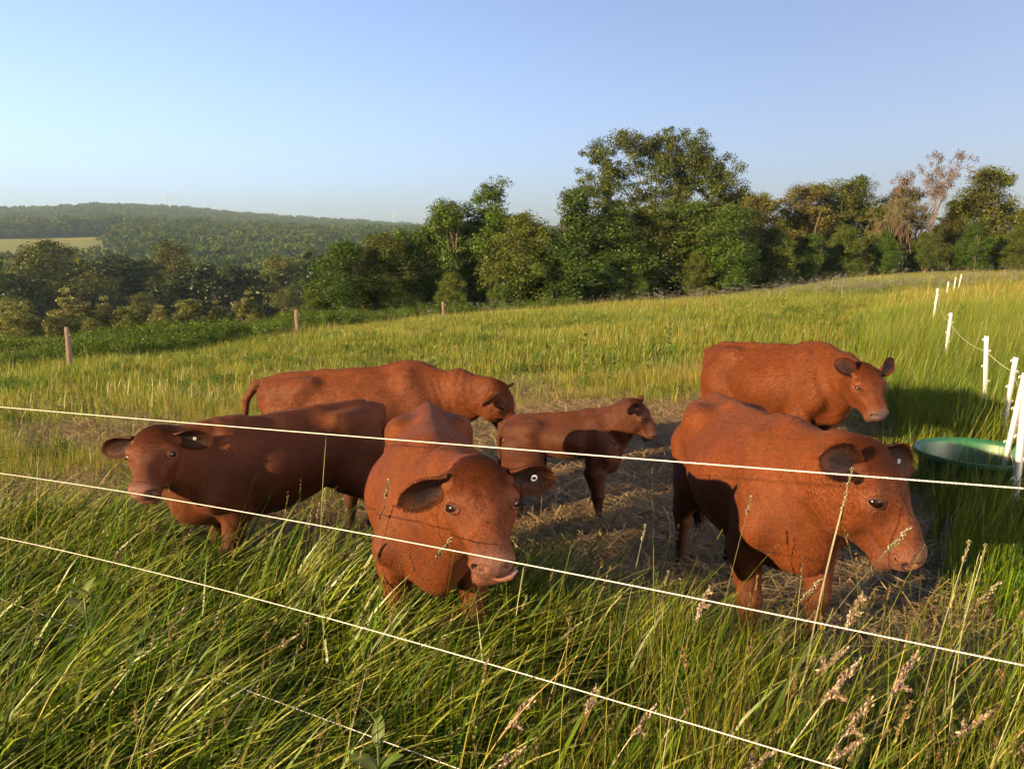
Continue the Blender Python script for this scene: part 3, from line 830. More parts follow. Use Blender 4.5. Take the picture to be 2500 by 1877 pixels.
# ------------------------------------------------------------------ the near wire fence
FD = np.array([-.843, .537]); FP = np.array([0, 2.0])
def wire_material():
    m, nt, b = mat_new('polywire')
    tc = N(nt, 'ShaderNodeNewGeometry')
    wv = N(nt, 'ShaderNodeTexWave'); wv.inputs['Scale'].default_value = 42; wv.inputs['Distortion'].default_value = .4
    mp = N(nt, 'ShaderNodeMapping'); mp.inputs['Rotation'].default_value = (0, .55, .4)
    nt.links.new(tc.outputs['Position'], mp.inputs['Vector']); nt.links.new(mp.outputs[0], wv.inputs['Vector'])
    rp = N(nt, 'ShaderNodeValToRGB')
    rp.color_ramp.elements[0].color = (.17, .16, .14, 1); rp.color_ramp.elements[1].color = (.40, .39, .36, 1)
    rp.color_ramp.elements[1].position = .55
    nt.links.new(wv.outputs['Fac'], rp.inputs['Fac']); nt.links.new(rp.outputs[0], b.inputs['Base Color'])
    b.inputs['Roughness'].default_value = .45
    return m
M_WIRE = wire_material()
WIRES = [('topmost white wire of the near fence, crossing in front of the cows\' backs', .001, -.077, 1.359),
         ('second white wire from the top, crossing the front cow\'s muzzle', -.006, -.061, 1.027),
         ('third white wire from the top, running low over the long grass', -.009, -.057, .690),
         ('lowest white wire, half buried in the foreground grass', 0, -.078, .301)]
T_R, T_L = -3.3, 5.6
def fence_pt(t):
    return FP[0] + FD[0] * t, FP[1] + FD[1] * t
for lab, a, b, c in WIRES:
    tt = np.linspace(T_R, T_L, 90)
    z = np.where(tt < -1.3, a * 1.69 - 1.3 * b + c + (tt + 1.3) * -.055, np.where(tt > 3.3, a * 10.89 + 3.3 * b + c + (tt - 3.3) * -.075, a * tt ** 2 + b * tt + c))
    x, y = fence_pt(tt)
    mb = MB(); mb.tube(np.stack([x, y, z], -1), .0017, 6)
    tag(obj('fence_wire', mb.mesh('fence_wire'), M_WIRE), lab, 'wire', 'white wires of the near fence')

# ------------------------------------------------------------------ white step-in posts
M_POST = simple_mat('white_plastic_post', (.72, .70, .66), .45, .4, .25, 14, dark=(.50, .48, .42))
M_POSTWIRE = simple_mat('thin_rope', (.62, .58, .50), .7, .2)
def stepin_post(label, x, y, top, lean=(0, 0), group='white plastic fence posts'):
    z0 = gz(x, y); hgt = top - z0
    o = empty('fence_post', (x, y, z0)); tag(o, label, 'post', group)
    lx, ly = lean
    mb = MB()
    n = 12
    # T-shaped rail of moulded plastic
    for (w, d, ox, oy) in ((.042, .010, 0, 0), (.010, .034, 0, .02)):
        V = []
        for k in range(n + 1):
            q = k / n; cx = lx * q + ox; cy_ = ly * q + oy; zz = -.05 + q * (hgt + .05)
            V += [[cx - w / 2, cy_ - d / 2, zz], [cx + w / 2, cy_ - d / 2, zz], [cx + w / 2, cy_ + d / 2, zz], [cx - w / 2, cy_ + d / 2, zz]]
        Q = [[k * 4 + j, k * 4 + (j + 1) % 4, k * 4 + 4 + (j + 1) % 4, k * 4 + 4 + j] for k in range(n) for j in range(4)] + [[n * 4, n * 4 + 1, n * 4 + 2, n * 4 + 3]]
        mb.add(V, Q=Q)
    obj('shaft', mb.mesh('post_shaft', False), M_POST, o)
    # wire clips down both sides
    for k, q in enumerate((.96, .84, .68, .52, .38, .24)):
        c = MB(); sgn = 1 if k % 2 else -1
        th = np.linspace(-.5, 4.2, 9)
        c.tube(np.stack([lx * q + sgn * (.031 + .015 * np.cos(th)), ly * q + 0 * th, q * hgt + .016 * np.sin(th)], -1), .0042, 6)
        c.box((lx * q + sgn * .02, ly * q, q * hgt), (.016, .008, .03))
        obj('clip', c.mesh('post_clip'), M_POST, o)
    st = MB(); st.box((.04, 0, .07), (.09, .012, .014)); obj('foot_step', st.mesh('post_step', False), M_POST, o)
    return Vector((x + lx * .84, y + ly * .84, z0 + hgt * .84)), Vector((x + lx * .38, y + ly * .38, z0 + hgt * .38))
x, y = fence_pt(T_L); stepin_post('white plastic post holding the left end of the near wires', x, y, .98)
x, y = fence_pt(T_R); stepin_post('white plastic post holding the right end of the near wires', x, y, 1.62)
RIGHT_POSTS = [
    ('white plastic post leaning at the right picture edge, nearest beside the green tub', 3.40, 4.8, .99, (-.02, .02)),
    ('white plastic post at the right picture edge, leaning over the far side of the tub', 4.02, 5.9, .93, (.10, 0)),
    ('white plastic post standing just behind the green tub', 4.73, 7.0, .90, (.05, 0)),
    ('white plastic post leaning left, second behind the green tub', 5.08, 7.8, 1.01, (-.09, 0)),
    ('white plastic post in the tall grass beyond the tub, above the cow\'s head', 6.74, 11.5, .95, (.03, 0)),
    ('ragged white post half hidden in tall grass on the rise', 10.16, 18.0, 1.0, (.06, 0)),
    ('small white post far up the field, right of the ragged one', 17.4, 30, .66, (.03, 0)),
    ('tiny white post near the field crest, second from the right', 20.0, 34, .70, (.06, 0)),
    ('farthest tiny white post at the field crest', 21.4, 36, .78, (.10, 0))]
ends = [stepin_post(*p) for p in RIGHT_POSTS]
ends.insert(0, (Vector((2.75, 1.9, 1.0)), Vector((2.75, 1.9, .45))))
for j, lab in enumerate(('thin upper rope slung between the white posts on the right', 'thin lower rope slung between the white posts on the right')):
    pts = []
    for a, b in zip(ends[:-1], ends[1:]):
        A, B = a[j], b[j]
        for q in np.linspace(0, 1, 12, endpoint=False):
            p = A.lerp(B, q); pts.append((p.x, p.y, p.z - .10 * 4 * q * (1 - q) * min(1, (B - A).length / 6)))
    pts.append(tuple(ends[-1][j]))
    mb = MB(); mb.tube(pts, .0019, 5)
    tag(obj('fence_rope', mb.mesh('fence_rope'), M_POSTWIRE), lab, 'rope', 'ropes of the right-hand fence')

# ------------------------------------------------------------------ wooden posts along the far edge of the field
def wood_material():
    m, nt, b = mat_new('weathered_post')
    tc = N(nt, 'ShaderNodeTexCoord'); mp = N(nt, 'ShaderNodeMapping'); mp.inputs['Scale'].default_value = (40, 40, 3)
    nz = N(nt, 'ShaderNodeTexNoise'); nz.inputs['Detail'].default_value = 8
    nt.links.new(tc.outputs['Object'], mp.inputs['Vector']); nt.links.new(mp.outputs[0], nz.inputs['Vector'])
    r = N(nt, 'ShaderNodeValToRGB'); r.color_ramp.elements[0].color = (.045, .03, .021, 1); r.color_ramp.elements[1].color = (.13, .088, .064, 1)
    nt.links.new(nz.outputs['Fac'], r.inputs['Fac']); nt.links.new(r.outputs[0], b.inputs['Base Color'])
    bp = N(nt, 'ShaderNodeBump'); bp.inputs['Distance'].default_value = .02; nt.links.new(nz.outputs['Fac'], bp.inputs['Height']); nt.links.new(bp.outputs['Normal'], b.inputs['Normal'])
    b.inputs['Roughness'].default_value = .9
    return m
M_WOOD = wood_material()
for lab, x, y, top, r0 in (('round wooden fence post at the far left of the pasture edge', -13.2, 22, -.33, .075), ('wooden fence post in front of the dark valley wood, second from the left', -9.23, 32, -.60, .085),
                           ('wooden fence post standing before the dark hedge trees', -3.67, 40, -.80, .085), ('faint wooden fence post farthest right along the dark hedge', 1.78, 44, -1.05, .08)):
    z0 = gz(x, y); hh = top - z0
    mb = MB(); q = np.linspace(-.1, hh, 9)
    rad = r0 * (1 + .06 * np.sin(q * 5 + x)); rad[-1] *= .82
    mb.tube(np.stack([.02 * np.sin(q * 2 + x), .02 * np.cos(q * 1.4), q], -1), rad, 10)
    o = empty('wooden_post', (x, y, z0)); tag(o, lab, 'post', 'wooden posts along the far field edge')
    obj('shaft', mb.mesh('wooden_post'), M_WOOD, o)
    s = MB(); s.tube([(r0 * .9, -.02, hh * .8), (r0 * 1.25, -.03, hh * .8), (r0 * 1.3, -.03, hh * .83)], .008, 5); obj('staple', s.mesh('post_staple'), M_POSTWIRE, o)

# ------------------------------------------------------------------ green stock tub
def build_tub():
    cx, cy = 3.72, 5.74
    o = empty('stock_tub', (cx, cy, gz(cx, cy) - .03)); tag(o, 'green plastic stock tub in the grass beside the white posts', 'tub')
    m = simple_mat('green_plastic', (.010, .105, .045), .42, .4, .5, 5, bump=.3, dark=(.016, .070, .036))
    prof = [(.0, .02), (.38, .02), (.41, .06), (.435, .30), (.47, .315), (.48, .335), (.475, .355), (.455, .36), (.435, .35), (.42, .33), (.40, .09), (.37, .05), (.0, .05)]
    mb = MB(); mb.lathe(prof, 56, 1.0, .92); obj('shell', mb.mesh('tub_shell'), m, o)
    rim = MB(); th = np.linspace(0, 2 * np.pi, 49)[:-1]
    R, r = .468, .013
    tw = np.linspace(0, 2 * np.pi, 8, endpoint=False); TU, TW = np.meshgrid(th, tw, indexing='ij')
    V = np.stack([(R + r * np.cos(TW)) * np.cos(TU), (R + r * np.cos(TW)) * np.sin(TU) * .92, .352 + r * np.sin(TW)], -1)
    i = np.arange(48)[:, None] * 8; ii = ((np.arange(48)[:, None] + 1) % 48) * 8; j = np.arange(8)[None]; jj = (j + 1) % 8
    rim.add(V, Q=np.stack([i + j, ii + j, ii + jj, i + jj], -1).reshape(-1, 4)); obj('rim', rim.mesh('tub_rim'), m, o)
    w = MB(); w.lathe([(0, .085), (.25, .086), (.396, .085)], 48, 1.0, .92)
    wm, nt, b = mat_new('tub_water'); b.inputs['Base Color'].default_value = (.02, .03, .025, 1); b.inputs['Roughness'].default_value = .03; b.inputs['Specular IOR Level'].default_value = .6
    obj('water', w.mesh('tub_water'), wm, o)
build_tub()

# ------------------------------------------------------------------ trees
M_LEAF = leaf_mat('tree_leaves', trans=.25, gloss=.012, rough=.5, hue=.012, val=.22)
M_DRYLEAF = leaf_mat('dry_leaves', trans=.25, gloss=.03, rough=.6, hue=.01, val=.15)
M_BARK = simple_mat('bark', (.10, .075, .055), .9, .15, .5, 14, bump=.5)
M_BARK_PALE = simple_mat('pale_bark', (.15, .10, .07), .9, .15, .4, 14, bump=.5)

def leaf_cloud(centres, radii, per, size, r, base, var=.25, up=.35):
    """leaf-sized faces gathered in sprays"""
    K = len(centres); n = K * per
    c = np.repeat(centres, per, 0); rd = np.repeat(radii, per)
    d = r.normal(0, 1, (n, 3)); d /= np.linalg.norm(d, axis=1)[:, None]
    rr = r.uniform(0, 1, n) ** .45
    P = c + d * (rd * rr)[:, None] * np.array([1, 1, .72])
    nrm = d * .7 + r.normal(0, .6, (n, 3)) + np.array([0, 0, up]); nrm /= np.linalg.norm(nrm, axis=1)[:, None]
    a = np.cross(nrm, r.normal(0, 1, (n, 3))); a /= np.linalg.norm(a, axis=1)[:, None]; b = np.cross(nrm, a)
    L = size * r.uniform(.6, 1.35, n)[:, None]; Wd = L * r.uniform(.45, .75, n)[:, None] * .5
    V = np.stack([P - a * L * .5, P + b * Wd - a * L * .05 + nrm * L * .08, P + a * L * .5 - nrm * L * .1, P - b * Wd - a * L * .05 + nrm * L * .08], 1).reshape(-1, 3)
    Q = np.arange(n * 4).reshape(-1, 4)
    cl = np.repeat(r.uniform(1 - var, 1 + var, (K, 1)) * np.array(base) * (1 + r.normal(0, .06, (K, 3))), per, 0) * r.uniform(.75, 1.25, (n, 1))
    return V, Q, np.repeat(np.clip(cl, 0.003, 1), 4, 0)

def tree_meshes(name, H, lobes, base, seed, nspray=170, per=110, spray=.55, size=.17, trunk_r=.16, stems=1, open_=0.0, bark=None, shell=.55):
    """lobes: (x, y, z, rx, ry, rz) in metres; returns trunk and crown mesh data"""
    r = np.random.default_rng(seed)
    lobes = np.array(lobes, float)
    area = (lobes[:, 3] * lobes[:, 5]) ** .8; p = area / area.sum()
    ix = r.choice(len(lobes), nspray, p=p)
    d = r.normal(0, 1, (nspray, 3)); d /= np.linalg.norm(d, axis=1)[:, None]
    rr = (shell + (1 - shell) * r.uniform(0, 1, nspray)) * (1 + r.normal(0, .07, nspray))
    cen = lobes[ix, :3] + d * lobes[ix, 3:] * rr[:, None]
    cen[:, 2] = np.maximum(cen[:, 2], .25)
    rad = spray * r.uniform(.55, 1.35, nspray)
    V, Q, C = leaf_cloud(cen, rad, per, size, r, base)
    crown = np_mesh(name + '_crown', V, Q, False, C); crown.materials.append(M_LEAF)
    mb = MB()
    top = lobes[:, 2].max()
    for s_ in range(stems):
        off = np.array([r.normal(0, .25), r.normal(0, .25), 0]) * (stems > 1)
        q = np.linspace(-.3, top * .8, 9); wob = r.normal(0, .05 * H / 8, (9, 2)).cumsum(0)
        main = np.stack([off[0] * (1 + q / top * 2) + wob[:, 0], off[1] * (1 + q / top * 2) + wob[:, 1], q], -1)
        mb.tube(main, np.linspace(trunk_r, trunk_r * .3, 9) / (stems ** .4), 7)
    for l in lobes:
        st = main[int(np.clip(len(main) * .25 + r.random() * 4, 1, 7))]
        st = main[np.argmin(np.abs(main[:, 2] - l[2] * .55))]
        m = (st + l[:3]) / 2 + r.normal(0, .15, 3) + np.array([0, 0, -.1 * l[3]])
        mb.tube([st, m, l[:3]], [trunk_r * .45, trunk_r * .3, trunk_r * .12], 5)
        for k in range(5):
            e = l[:3] + r.normal(0, .6, 3) * l[3:]
            mb.tube([l[:3], (l[:3] + e) / 2 + r.normal(0, .08, 3), e], [trunk_r * .14, trunk_r * .09, trunk_r * .03], 4, False)
    trunk = mb.mesh(name + '_trunk'); trunk.materials.append(bark or M_BARK)
    return trunk, crown

def place_tree(data, label, x, y, height, ref, rz=0, group=None, name='tree', wide=1.0, cat='tree', sink=.1):
    s = height / ref
    o = empty(name, (x, y, gz(x, y) - sink), (0, 0, rz)); o.scale = (s * wide, s * wide, s)
    tag(o, label, cat, group)
    obj('trunk', data[0], None, o); obj('crown', data[1], None, o)
    return o

def rand_lobes(seed, H, W_, n, low=.12, top=.95, power=1.0):
    r = np.random.default_rng(seed); L = []
    for k in range(n):
        q = low + (top - low) * (k + .5) / n
        z = q * H; prof = math.sin(math.pi * min(1, .22 + q * .80)) ** power
        a = r.uniform(0, 2 * math.pi); rad = W_ / 2 * prof * r.uniform(.15, .62)
        sz = W_ * .5 * r.uniform(.34, .52) * (.55 + .45 * prof)
        L.append((rad * math.cos(a), rad * math.sin(a), min(z, H - sz * .8), sz, sz, sz * r.uniform(.75, 1.1)))
    return L
GREEN = (.055, .100, .009); OLIVE = (.088, .096, .011); DEEP = (.023, .041, .006)
bush = [tree_meshes('hedge_tree', 7, rand_lobes(20 + k, 7, 5.4 + .5 * k, 15), GREEN if k != 1 else (.066, .094, .010), 30 + k, 330, 170, .60, .115, .13, 3) for k in range(3)]
peak = tree_meshes('peaked_tree', 8.4, rand_lobes(41, 6.4, 6.2, 13) + [(.2, 0, 5.8, 1.3, 1.3, 1.0), (.25, 0, 6.8, 1.0, 1.0, .9), (.55, .1, 7.7, .75, .75, .7), (-1.4, .1, 6.0, .95, .9, 1.1), (-2.4, .2, 5.0, .8, .8, 1.0), (1.6, 0, 5.2, 1.1, 1.0, .9)], GREEN, 42, 330, 165, .52, .115, .15, 3)
spire = tree_meshes('spire_tree', 7.4, rand_lobes(44, 6.2, 4.4, 12) + [(0, 0, 6.5, .55, .55, .8), (.05, 0, 7.1, .3, .3, .45)], (.046, .084, .009), 45, 260, 160, .5, .115, .13, 3)
roundt = [tree_meshes('round_tree', 8, rand_lobes(50 + k, 8, 6.4, 16, .10, .93, .8), c, 55 + k, 290, 140, .62, .13, .16, 2) for k, c in enumerate((OLIVE, (.072, .088, .011), (.100, .092, .017)))]
big_lobes = [(-6.3, .2, 8.6, 1.1, 1.0, .5), (-5.0, -.3, 9.2, 1.2, 1.1, .8), (-4.2, .5, 11.3, 1.7, 1.6, 1.2), (-2.2, -.6, 12.4, 1.9, 1.7, 1.1), (-.2, .4, 12.2, 1.9, 1.7, 1.2),
             (1.8, -.4, 12.0, 2.0, 1.8, 1.3), (3.6, .3, 11.2, 1.9, 1.7, 1.3), (5.2, -.3, 9.8, 1.6, 1.5, 1.3), (6.2, .2, 8.3, 1.2, 1.2, 1.1), (4.0, -.8, 9.2, 1.6, 1.4, .9), (-2.8, .6, 10.4, 1.7, 1.5, .8),
             (.6, -.9, 10.3, 1.9, 1.6, .9), (2.4, .9, 9.6, 1.8, 1.6, .9), (-1.2, .3, 8.6, 1.7, 1.6, 1.0), (1.4, -.4, 8.4, 1.9, 1.6, 1.0), (4.9, .5, 7.6, 1.7, 1.6, 1.2), (-3.4, -.2, 8.0, 1.3, 1.2, .7), (3.0, .4, 7.0, 2.0, 1.8, 1.3), (0, .5, 6.2, 2.0, 1.8, 1.2), (4.6, .2, 5.4, 1.8, 1.7, 1.5)]
big_lobes = [(a, b, c, d * 1.12, e * 1.2, f * 1.25) for a, b, c, d, e, f in big_lobes] + [(-3.3, .2, 9.3, 1.3, 1.2, .9), (5.6, -.2, 7.2, 1.4, 1.3, 1.2), (.2, .2, 11.2, 2.2, 1.8, 1.0), (2.8, -.2, 10.6, 2.0, 1.8, 1.1)]
big = tree_meshes('spreading_tree', 13.4, big_lobes, (.058, .080, .010), 61, 820, 110, .60, .14, .13, 1, shell=.2)
dark = [tree_meshes('wood_tree', 7, rand_lobes(90 + k, 7, 6.2, 16, .08, .95, .7), DEEP, 95 + k, 220, 90, .65, .26, .15, 1) for k in range(2)]  # valley wood leaves darkened, their shaded side put into the colour
small = [tree_meshes('young_tree', 4, [(0, 0, 1.2, .9, .9, 1.0), (.3, .2, 2.0, .8, .8, .9), (-.3, -.1, 2.7, .6, .6, .7), (0, 0, 3.4, .35, .35, .55), (-.5, .3, 1.3, .7, .7, .8), (.5, -.3, 1.4, .7, .7, .8)], (.150, .155, .040), 70, 120, 90, .34, .13, .06, 2),
         tree_meshes('young_tree', 4, [(-.2, 0, 1.3, 1.1, 1.0, 1.0), (.4, .1, 2.2, .95, .9, .9), (-.3, .1, 3.0, .7, .7, .7), (.5, -.2, 3.2, .5, .5, .6), (.7, .2, 1.2, .9, .9, .8), (-.8, -.2, 1.2, .8, .8, .8)], (.125, .142, .032), 71, 130, 90, .36, .13, .06, 2)]

def bare_tree(seed, H, brown=True):
    r = np.random.default_rng(seed); mb = MB(); tips = []
    def grow(p, d, L, rad, depth):
        q = [p]; k = 4
        for _ in range(k):
            d = nv(d + r.normal(0, .09, 3) + np.array([0, 0, .05])); q.append(q[-1] + d * L / k)
        mb.tube(q, np.linspace(rad, rad * .62, k + 1), 6 if depth < 2 else 4, depth < 1)
        if depth >= 4 or rad < .008: tips.append(q[-1]); return
        for _ in range(r.integers(2, 4)):
            sp = .32 + .1 * depth
            grow(q[-1 if r.random() < .6 else -2], nv(d + r.normal(0, sp, 3) + np.array([0, 0, .16])), L * r.uniform(.6, .85), rad * .6, depth + 1)
    for _ in range(4):
        grow(np.array([r.normal(0, .2), r.normal(0, .2), -.2]), nv([r.normal(0, .22), r.normal(0, .15), 1]), H * .34, .085, 0)
    t = np.array(tips); f = H / t[:, 2].max()
    tr = mb.mesh('bare_tree_trunk'); tr.materials.append(M_BARK_PALE)
    V, Q, C = leaf_cloud(t[t[:, 2] > H * .35 / f], np.full((t[:, 2] > H * .35 / f).sum(), .38), 46 if brown else 30, .12, r, (.10, .055, .036) if brown else (.085, .08, .02))
    cr = np_mesh('bare_tree_crown', V, Q, False, C); cr.materials.append(M_DRYLEAF)
    return (tr, cr), t[:, 2].max()

ORD = ['first', 'second', 'third', 'fourth', 'fifth', 'sixth', 'seventh', 'eighth', 'ninth', 'tenth', 'eleventh', 'twelfth', 'thirteenth', 'fourteenth', 'fifteenth', 'sixteenth', 'seventeenth', 'eighteenth', 'nineteenth', 'twentieth']
HEDGE = [(-9.74, 43, 2.44, 'b0', 1.0), (-7.84, 45, 3.05, 'b1', .9), (-6.0, 47.5, 3.3, 'b2', .9), (-4.14, 47, 5.0, 'b0', .72), (-1.75, 48, 6.5, 'pk', .72), (.6, 46, 4.3, 'b1', .85), (2.2, 50, 3.3, 'b2', .8),
         (3.86, 46, 5.35, 'sp', .95), (6.09, 47, 4.75, 'b0', .95), (8.72, 49, 4.9, 'b1', 1.0), (11.3, 50, 5.2, 'b2', 1.0), (13.6, 48, 4.7, 'b0', 1.0)]
hd_lab = {4: 'tall bushy tree with the highest ragged tips in the hedge, left of the gap', 7: 'narrow spire-topped tree just right of the gap in the hedge', 0: 'sunlit bushy tree at the left end of the hedge'}
for k, (x, y, top, kind, wd) in enumerate(HEDGE):
    data, ref = {'b': (bush[int(kind[1])] if kind[0] == 'b' and kind[1].isdigit() else None, 7.3), 'p': (peak, 8.6), 's': (spire, 7.5)}[kind[0]]
    z = gz(x, y)
    place_tree(data, hd_lab.get(k, 'dense green tree in the dark hedge, %s from its left end' % ORD[k]), x, y, top - z + .2, ref, (0 if kind in ('pk', 'sp') else k * 1.7), 'trees of the dark hedge', 'hedge_tree', wd * 1.55)
for k, (x, y, top) in enumerate(((-8.6, 49, 2.6), (-5.2, 51, 3.4), (-2.9, 52, 4.0), (.1, 51, 3.6), (2.9, 53, 3.0), (5.2, 51, 4.0), (7.6, 53, 4.5), (10.2, 54, 4.6), (12.6, 53, 4.4), (15.2, 54, 5.0))):
    place_tree(bush[(k + 1) % 3], 'dark tree in the back row of the hedge, %s from its left end' % ORD[k], x, y, top - gz(x, y), 7.3, k * 2.9 + 1, 'back row trees of the hedge', 'hedge_tree', 1.4)
z = gz(11.4, 60)
place_tree(big, 'tallest tree, wide airy crown with bare limbs showing above the hedge', 11.2, 60, 11.1 - z + .1, 13.5, 0, None, 'spreading_tree')
RIGHT = [(19.0, 58, 6.6, 0), (22.5, 60, 7.1, 2), (25.5, 62, 7.9, 0), (28.4, 62, 8.1, 1), (32.5, 64, 7.3, 2), (36.3, 63, 6.2, 1), (37.4, 60, 8.8, 0), (39.8, 57, 5.5, 1), (16.2, 57, 5.6, 1), (43.5, 59, 6.5, 0)]
order = np.argsort([q[0] / q[1] for q in RIGHT])
for j, k in enumerate(order):
    x, y, top, kd = RIGHT[k]
    place_tree(roundt[kd], 'leafy tree %s along the sunlit wood at the top right' % ('%s from the left' % ORD[j]), x, y, top - gz(x, y), 8.2, j * 2.1 + .4, 'trees of the sunlit wood', 'leafy_tree', 1.2)
FRONT = [(17.4, 50, 4.0, 1), (20.2, 51, 3.2, 0), (23.2, 53, 3.6, 1), (26.6, 54, 3.0, 0), (30.0, 55, 2.9, 1), (33.5, 55, 3.4, 0), (36.4, 54, 3.2, 1), (14.8, 49, 3.6, 0), (11.5, 47, 3.0, 1), (7.5, 45.5, 2.6, 0), (3.0, 45.5, 2.6, 1), (-.8, 45, 2.5, 0), (-3.6, 44.6, 2.6, 1), (-6.9, 43.6, 2.4, 0), (-11.0, 42.5, 2.3, 1)]
order = np.argsort([q[0] / q[1] for q in FRONT])
for j, k in enumerate(order):
    x, y, hh, kd = FRONT[k]
    place_tree(bush[kd], 'low leafy shrub at the foot of the tree line, %s from the left' % ORD[j], x, y, hh, 6.8, j * 1.3, 'shrubs at the foot of the tree line', 'shrub', 1.25, 'shrub')
for k, (x, y, top, lab, br) in enumerate(((27.2, 55, 5.6, 'pale-stemmed thin tree, left of the three bare ones', False), (29.0, 56, 6.0, 'pale-stemmed thin tree, middle of the three bare ones', False), (30.8, 57, 9.0, 'tall half-dead tree with brown top and bare twigs', True))):
    data, ref = bare_tree(80 + k, 8, br)
    place_tree(data, lab, x, y, top - gz(x, y), ref, k, 'bare trees in the sunlit wood', 'bare_tree', .62)
SHR = [(-34.7, 52, -1.9, 1), (-32.6, 55, -.8, 0), (-31.2, 57, -1.5, 0), (-28.6, 56, -1.8, 1), (-25.6, 54, -1.9, 0), (-24.2, 56, -1.3, 1), (-22.9, 58, -1.9, 0), (-20.2, 57, -1.1, 0), (-16.3, 54, -2.0, 1), (-14.1, 52, -2.2, 0), (-37.5, 56, -1.2, 1), (-30.0, 53, -2.6, 1), (-26.9, 57, -2.2, 0)]
order = np.argsort([q[0] / q[1] for q in SHR])
for j, k in enumerate(order):
    x, y, top, kd = SHR[k]
    place_tree(small[kd], 'small pale green tree below the pasture edge, %s from the left' % ORD[j], x, y, top - gz(x, y) + .1, 4.1, j * 1.9, 'small trees below the pasture edge', 'young_tree', 1.3)
WOOD = [(-70, 105, -1.2, 0, 1.0), (-73, 120, 1.4, 2, 1.15), (-72, 131, .4, 1, 1.0), (-68, 135, .8, 0, 1.1), (-59.4, 130, 1.4, 2, .8), (-52, 125, -.4, 0, 1.0), (-47.6, 130, -.8, 1, 1.05), (-41.8, 132, -.8, 2, 1.05), (-35.2, 130, -.2, 0, 1.0),
        (-62, 112, -4.5, 1, 1.0), (-54.5, 110, -5.2, 2, 1.0), (-47, 109, -5.5, 0, 1.0), (-40, 110, -5.5, 1, 1.0), (-33, 112, -4.5, 2, 1.0), (-27, 118, -3.0, 0, 1.0), (-21, 120, -2.2, 1, 1.0), (-66, 98, -5, 2, 1.0), (-58, 95, -6.4, 0, .9), (-80, 110, -1.0, 1, 1.0), (-29, 132, -.5, 2, 1.0)]
order = np.argsort([q[0] / q[1] for q in WOOD])
for j, k in enumerate(order):
    x, y, top, kd, wd = WOOD[k]
    place_tree(dark[(kd + j) % 2] if kd != 2 else roundt[1], 'big dark tree in the valley wood, %s from the left edge' % ORD[j], x, y, top - gz(x, y) + .3, 7.2, j * 2.3, 'big trees of the valley wood', 'wood_tree', wd * 1.45)

# ------------------------------------------------------------------ grass and ground cover
M_GRASS = leaf_mat('grass_blades', trans=.42, gloss=.012, rough=.42, hue=.018, val=.30, tint=(.95, 1.0, .85), patch=.45)
M_LONG = leaf_mat('long_blades', trans=.42, gloss=.012, rough=.38, hue=.015, val=.30, tint=(1.22, 1.22, 1.1))
M_STRAW = leaf_mat('straw', trans=.15, gloss=.05, rough=.6, hue=.01, val=.3)
FRESH = (.066, .122, .008); LIME = (.145, .190, .015); PALE = (.215, .212, .036); STRAW = (.40, .275, .11); BROWN = (.13, .075, .03); DEEPG = (.038, .080, .005)

def blades(r, n, h, w, spread, bend, cols, seg=3, lean=(0, 0), curl=.3, base=None, tipw=.08, topcol=None):
    """n grass blades as tapered strips -> V, faces, colours"""
    h = np.broadcast_to(h, (2,)) if np.ndim(h) else np.array([h * .7, h])
    H = r.uniform(h[0], h[1], n); Wd = w * r.uniform(.6, 1.3, n)
    ang = r.uniform(0, 2 * np.pi, n); rad = spread * np.sqrt(r.uniform(0, 1, n))
    B = np.stack([rad * np.cos(ang), rad * np.sin(ang), np.full(n, -.02)], -1) if base is None else base
    dirx = np.stack([np.cos(ang + r.normal(0, .9, n)), np.sin(ang + r.normal(0, .9, n))], -1) * (bend * r.uniform(.2, 1.4, n))[:, None] + np.array(lean) * r.uniform(.5, 1.4, n)[:, None]
    q = np.linspace(0, 1, seg + 1)
    # the blade rises, then arches over in its lean direction
    ln = np.linalg.norm(dirx, axis=1)
    zz = q[None] * (1 - curl * q[None] * np.minimum(1, ln)[:, None]) / (1 + .35 * ln[:, None])
    xy = dirx[:, None, :] * (q[None, :, None] ** 1.7)
    P = B[:, None] + np.concatenate([xy * H[:, None, None], (zz * H[:, None])[..., None]], -1)
    sa = r.uniform(0, np.pi, n); sd = np.stack([np.cos(sa), np.sin(sa), np.zeros(n)], -1)
    wp = Wd[:, None] * (1 - (1 - tipw) * q[None] ** 1.8)
    Lf = P - sd[:, None] * wp[..., None] / 2; Rt = P + sd[:, None] * wp[..., None] / 2
    V = np.stack([Lf, Rt], 2).reshape(n, -1, 3)
    m = (seg + 1) * 2
    i = np.arange(n)[:, None] * m + np.arange(seg)[None] * 2
    Q = np.stack([i, i + 1, i + 3, i + 2], -1).reshape(-1, 4)
    cols = np.array(cols); ci = r.integers(0, len(cols), n)
    C = cols[ci] * r.uniform(.75, 1.3, (n, 1))
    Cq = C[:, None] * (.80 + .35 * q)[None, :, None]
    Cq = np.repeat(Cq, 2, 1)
    return V.reshape(-1, 3), Q, Cq.reshape(-1, 3)

